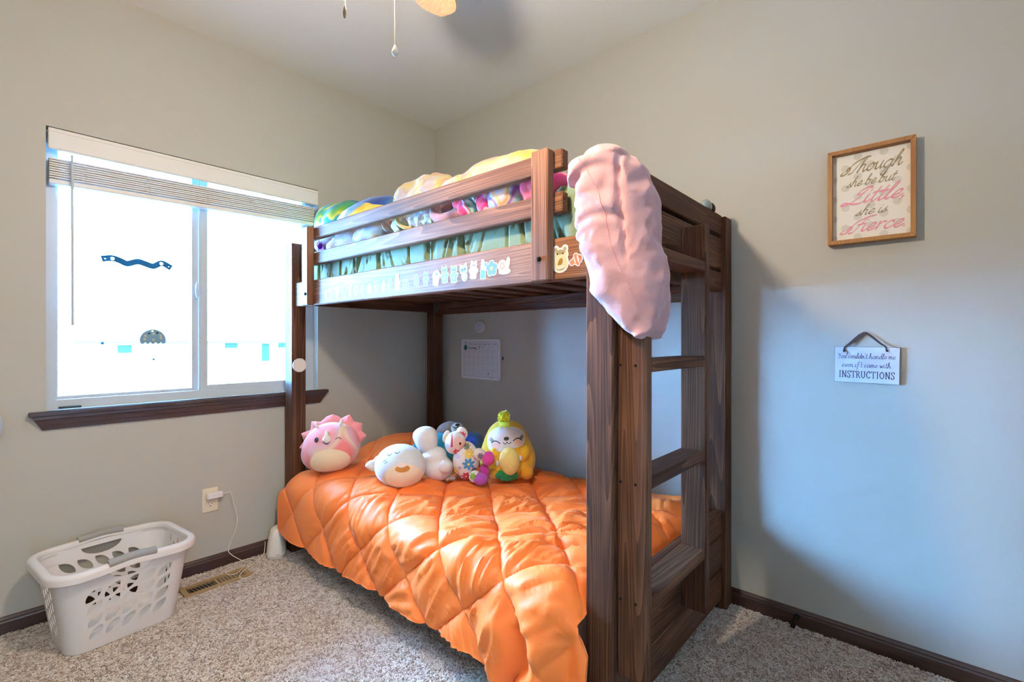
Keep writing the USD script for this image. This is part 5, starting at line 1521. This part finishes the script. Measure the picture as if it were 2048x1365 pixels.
pa_ = part(t, "pineapple", nets(pine, (-20 * s, -66 * s, (-44 + zb) * s), (32 * s, -26 * s, (20 + zb) * s), 0.0035), soft("plush_pale_yellow", C(240, 216, 130)), True)
M_leafg = soft("plush_green", C(36, 150, 80))
for k, (lx_, lz_, an) in enumerate(((-16, -43, .6), (-8, -47, .25), (0, -48, 0), (8, -47, -.2), (16, -44, -.5), (-12, -38, .9), (-3, -41, .2), (6, -41, -.15), (14, -38, -.8))):
    E_ = [((lx_ + 1, -44 - 3 * (k > 4), lz_ + 3), (6.2, 4, 8), 0, .5, an)]
    part(pa_, "leaf", body_mesh(fld(E_, 2, s, zb), E_, s, zb, 0.003), M_leafg, True)
#@@STAGE3_END
# ---------------------------------------------------------------- ceiling fan (one blade tip and the pull chains reach into the picture)
M_brass = mat("fan_brushed", C(150, 130, 104), 0.35, metallic=0.8)
M_blade = wood("fan_oak", 0, C(120, 74, 30), C(170, 116, 60), C(196, 146, 86), 0.4, 0.2)
FX, FY, FZB = 1.885, -1.705, 2.305
fan = thing("ceiling_fan", "ceiling fan, its oak blade tip and two pull chains hanging into view", "ceiling fan", (FX, FY, 0))
part(fan, "canopy", lathe([(0, 2.66), (0.04, 2.66), (0.065, 2.70), (0.068, 2.7395), (0, 2.7395)], 32), M_brass, 40)
part(fan, "downrod", cyl((0, 0, 2.44), (0, 0, 2.665), 0.012, 16), M_brass, 40)
part(fan, "motor", lathe([(0, 2.32), (0.07, 2.32), (0.10, 2.345), (0.105, 2.39), (0.09, 2.43), (0.03, 2.45), (0, 2.45)], 40), M_brass, 40)
part(fan, "switch_housing", lathe([(0, 2.215), (0.03, 2.215), (0.046, 2.235), (0.048, 2.28), (0.06, 2.319), (0, 2.3195)], 32), M_brass, 40)
part(fan, "bulb_stem", cyl((LAMP[0] - FX, LAMP[1] - FY, 2.117), (LAMP[0] - FX, LAMP[1] - FY, 2.2155), 0.007, 12), M_brass, 40)
part(fan, "bulb_holder", lathe([(0, 2.106), (0.018, 2.106), (0.021, 2.112), (0.021, 2.118), (0, 2.118)], 24).apply_translation([LAMP[0] - FX, LAMP[1] - FY, 0]), M_white, 40)
A0 = math.atan2(-1.207 - FY, 1.518 - FX)
bl = Polygon(catmull([(0.15, -0.052), (0.30, -0.062), (0.48, -0.072), (0.585, -0.066), (0.625, -0.022), (0.632, 0.005), (0.60, 0.055), (0.545, 0.074), (0.40, 0.070), (0.25, 0.060), (0.15, 0.052), (0.145, 0.0)], 6, True))
for k in range(5):
    R = trimesh.transformations.rotation_matrix(A0 + k * 2 * np.pi / 5, [0, 0, 1])
    T = R @ trimesh.transformations.translation_matrix([0, 0, FZB]) @ trimesh.transformations.rotation_matrix(math.radians(10), [1, 0, 0])
    bd5 = part(fan, "blade", ext(bl, 0.006, -0.003).apply_transform(T), M_blade)
    part(bd5, "blade_arm", cat(bx(0.085, 0.20, -0.014, 0.014, 0.0035, 0.008, 0.001), bx(0.16, 0.24, -0.035, 0.035, 0.0035, 0.0065, 0.001)).apply_transform(T), M_brass)
M_chain = mat("chain_brass", C(226, 210, 180), 0.25, metallic=0.7)
M_pend = mat("pendant_pearl", C(238, 228, 208), 0.3)
for (px_, py_, pz_), lab in (((1.953 - FX, -1.685 - FY, 1.797), "pearl teardrop pendant"), ((1.875 - FX, -1.755 - FY, 1.879), "brass oval pendant")):
    zz = np.arange(2.115, pz_, -0.001)
    pc_ = part(fan, "pull_chain", tube(np.c_[np.full(len(zz), px_), np.full(len(zz), py_), zz], 0.0009 + 0.0009 * np.abs(np.sin(np.arange(len(zz)) * np.pi / 4)), 6), M_chain, True)
    if lab.startswith("pearl"):
        pm = lathe([(0, -0.022), (0.004, -0.0215), (0.0068, -0.018), (0.007, -0.014), (0.0055, -0.009), (0.003, -0.003), (0.0018, 0.0), (0, 0.0005)], 20)
    else:
        pm = lathe([(0, -0.026), (0.003, -0.025), (0.0052, -0.018), (0.0056, -0.012), (0.004, -0.004), (0.0018, 0.0), (0, 0.0005)], 20)
        pm.apply_scale([1, 0.5, 1])
    part(pc_, "pendant", moved(pm, (px_, py_, pz_)), M_pend if lab.startswith("pearl") else M_brass, True, label=lab)

# ---------------------------------------------------------------- outside: pale ground and the house across the way
M_snow = mat("pale_ground", C(236, 238, 240), 0.9, var=0.04, vscale=0.2)
struct("ground", bx(-80, -0.4, -50, 60, -2.9, -2.7, 0), M_snow, "pale bright open ground outside the window", "ground")
hs_ = thing("house", "long white house across the way, faint in the glare outside the window", "house", (-25, 0, -2.7))
M_side = mat("house_siding", C(240, 242, 244), 0.8)
M_roofw = mat("house_roof", C(228, 232, 236), 0.8)
part(hs_, "wall", bx(-8, 0, 0.9, 22, 0, 3.72, 0), M_side)
part(hs_, "roof", hullpts([(-8.4, 0.5, 3.75), (0.35, 0.5, 3.75), (-8.4, 22.4, 3.75), (0.35, 22.4, 3.75), (-4, 0.5, 5.4), (-4, 22.4, 5.4), (-8.4, 0.5, 3.85), (0.35, 0.5, 3.85)]), M_roofw)
part(hs_, "fascia", bx(0.36, 0.40, 0.5, 22.4, 3.72, 3.83, 0), mat("house_fascia", C(46, 48, 52), 1.0, specular_ior_level=0.0))
M_hw = mat("house_glass", C(24, 31, 37), 1.0, specular_ior_level=0.0)
for y0, y1, z0, z1 in ((6.37, 6.95, 3.47, 3.78 - 0.05), (9.05, 9.62, 3.45, 3.73), (8.19, 8.57, 2.73, 3.68), (2.0, 2.5, 3.3, 3.65), (9.75, 10.1, 3.5, 3.7)):
    part(hs_ + "/wall", "window", bx(0.0, 0.04, y0, y1, z0, z1, 0), M_hw)

# ---------------------------------------------------------------- carpet pile
pile = UsdGeom.PointInstancer.Define(stage, "/World/carpet_pile")
tag(pile.GetPrim(), "speckled beige and brown frieze carpet pile covering the floor", "carpet", None, "stuff")
tones = [C(222, 213, 204), C(210, 199, 188), C(194, 180, 168), C(164, 147, 135), C(232, 225, 218)]
prot = []
g5 = np.random.default_rng(11)
for i in range(10):
    st_ = []
    for _ in range(2):
        a = g5.uniform(0, 2 * np.pi)
        d_ = np.array([math.cos(a), math.sin(a), 0])
        o_ = np.append(g5.normal(0, 0.0012, 2), 0)
        c_ = catmull([o_, o_ + d_ * 0.0012 + [0, 0, 0.004], o_ + d_ * 0.004 + [0, 0, 0.0072], o_ + d_ * 0.0085 + [0, 0, 0.0074 + g5.uniform(-.002, .001)]], 2)
        st_.append(tube(c_, np.linspace(0.0021, 0.0016, len(c_)), 5))
    p_ = f"/World/carpet_pile/tuft{'' if i == 0 else '_%03d' % i}"
    usdkit.mesh(stage, p_, cat(*st_), mat("carpet_yarn_%d" % i, tones[i % 5], 0.95, specular_ior_level=0.1) if i < 5 else f"/World/Looks/carpet_yarn_{i % 5}", True)
    prot.append(p_)
pile.CreatePrototypesRel().SetTargets(prot)
gx, gy = [], []
for x0, x1, y0, y1 in ((0.016, 2.0, -2.55, -0.90), (1.75, 3.3, -0.90, -0.016)):
    sp_ = 0.0057
    X_, Y_ = np.meshgrid(np.arange(x0, x1, sp_), np.arange(y0, y1, sp_))
    gx.append(X_.ravel())
    gy.append(Y_.ravel())
gx, gy = np.concatenate(gx), np.concatenate(gy)
gx += g5.uniform(-.003, .003, len(gx))
gy += g5.uniform(-.003, .003, len(gy))
fl = np.array([math.cos(YAW), math.sin(YAW)])
fw = np.array([-math.sin(YAW), math.cos(YAW)])
dep = (gx - CAM[0]) * fw[0] + (gy - CAM[1]) * fw[1]
keep = (dep > 1.2) & ~((np.abs(gx - 0.178) < 0.058) & (np.abs(gy + 1.487) < 0.148)) & (gx > 0.016) & (gy < -0.016)
gx, gy = gx[keep], gy[keep]
n_ = len(gx)
cl_ = fbm(np.stack([gx * 150, gy * 150, 0 * gx], -1), 2, 61) + g5.normal(0, 0.45, n_)
tone = np.digitize(cl_, np.quantile(cl_, [0.2, 0.45, 0.68, 0.86]))
tone = np.array([3, 2, 1, 0, 4])[tone]
pile.CreateProtoIndicesAttr(Vt.IntArray.FromNumpy((tone + 5 * g5.integers(0, 2, n_)).astype(np.int32)))
gz = 0.0025 * fbm(np.stack([gx * 25, gy * 25, 0 * gx], -1), 2, 71) - 0.003
pile.CreatePositionsAttr(Vt.Vec3fArray.FromNumpy(np.stack([gx, gy, gz], -1).astype(np.float32)))
an = g5.uniform(0, 2 * np.pi, n_) / 2
q_ = np.zeros((n_, 4), np.float32)
q_[:, 2], q_[:, 3] = np.sin(an), np.cos(an)
pile.CreateOrientationsAttr(Vt.QuathArray([Gf.Quath(float(w), float(a), float(b), float(c)) for a, b, c, w in q_]))
sc_ = g5.uniform(0.8, 1.25, n_)
pile.CreateScalesAttr(Vt.Vec3fArray.FromNumpy(np.repeat(sc_[:, None], 3, 1).astype(np.float32)))
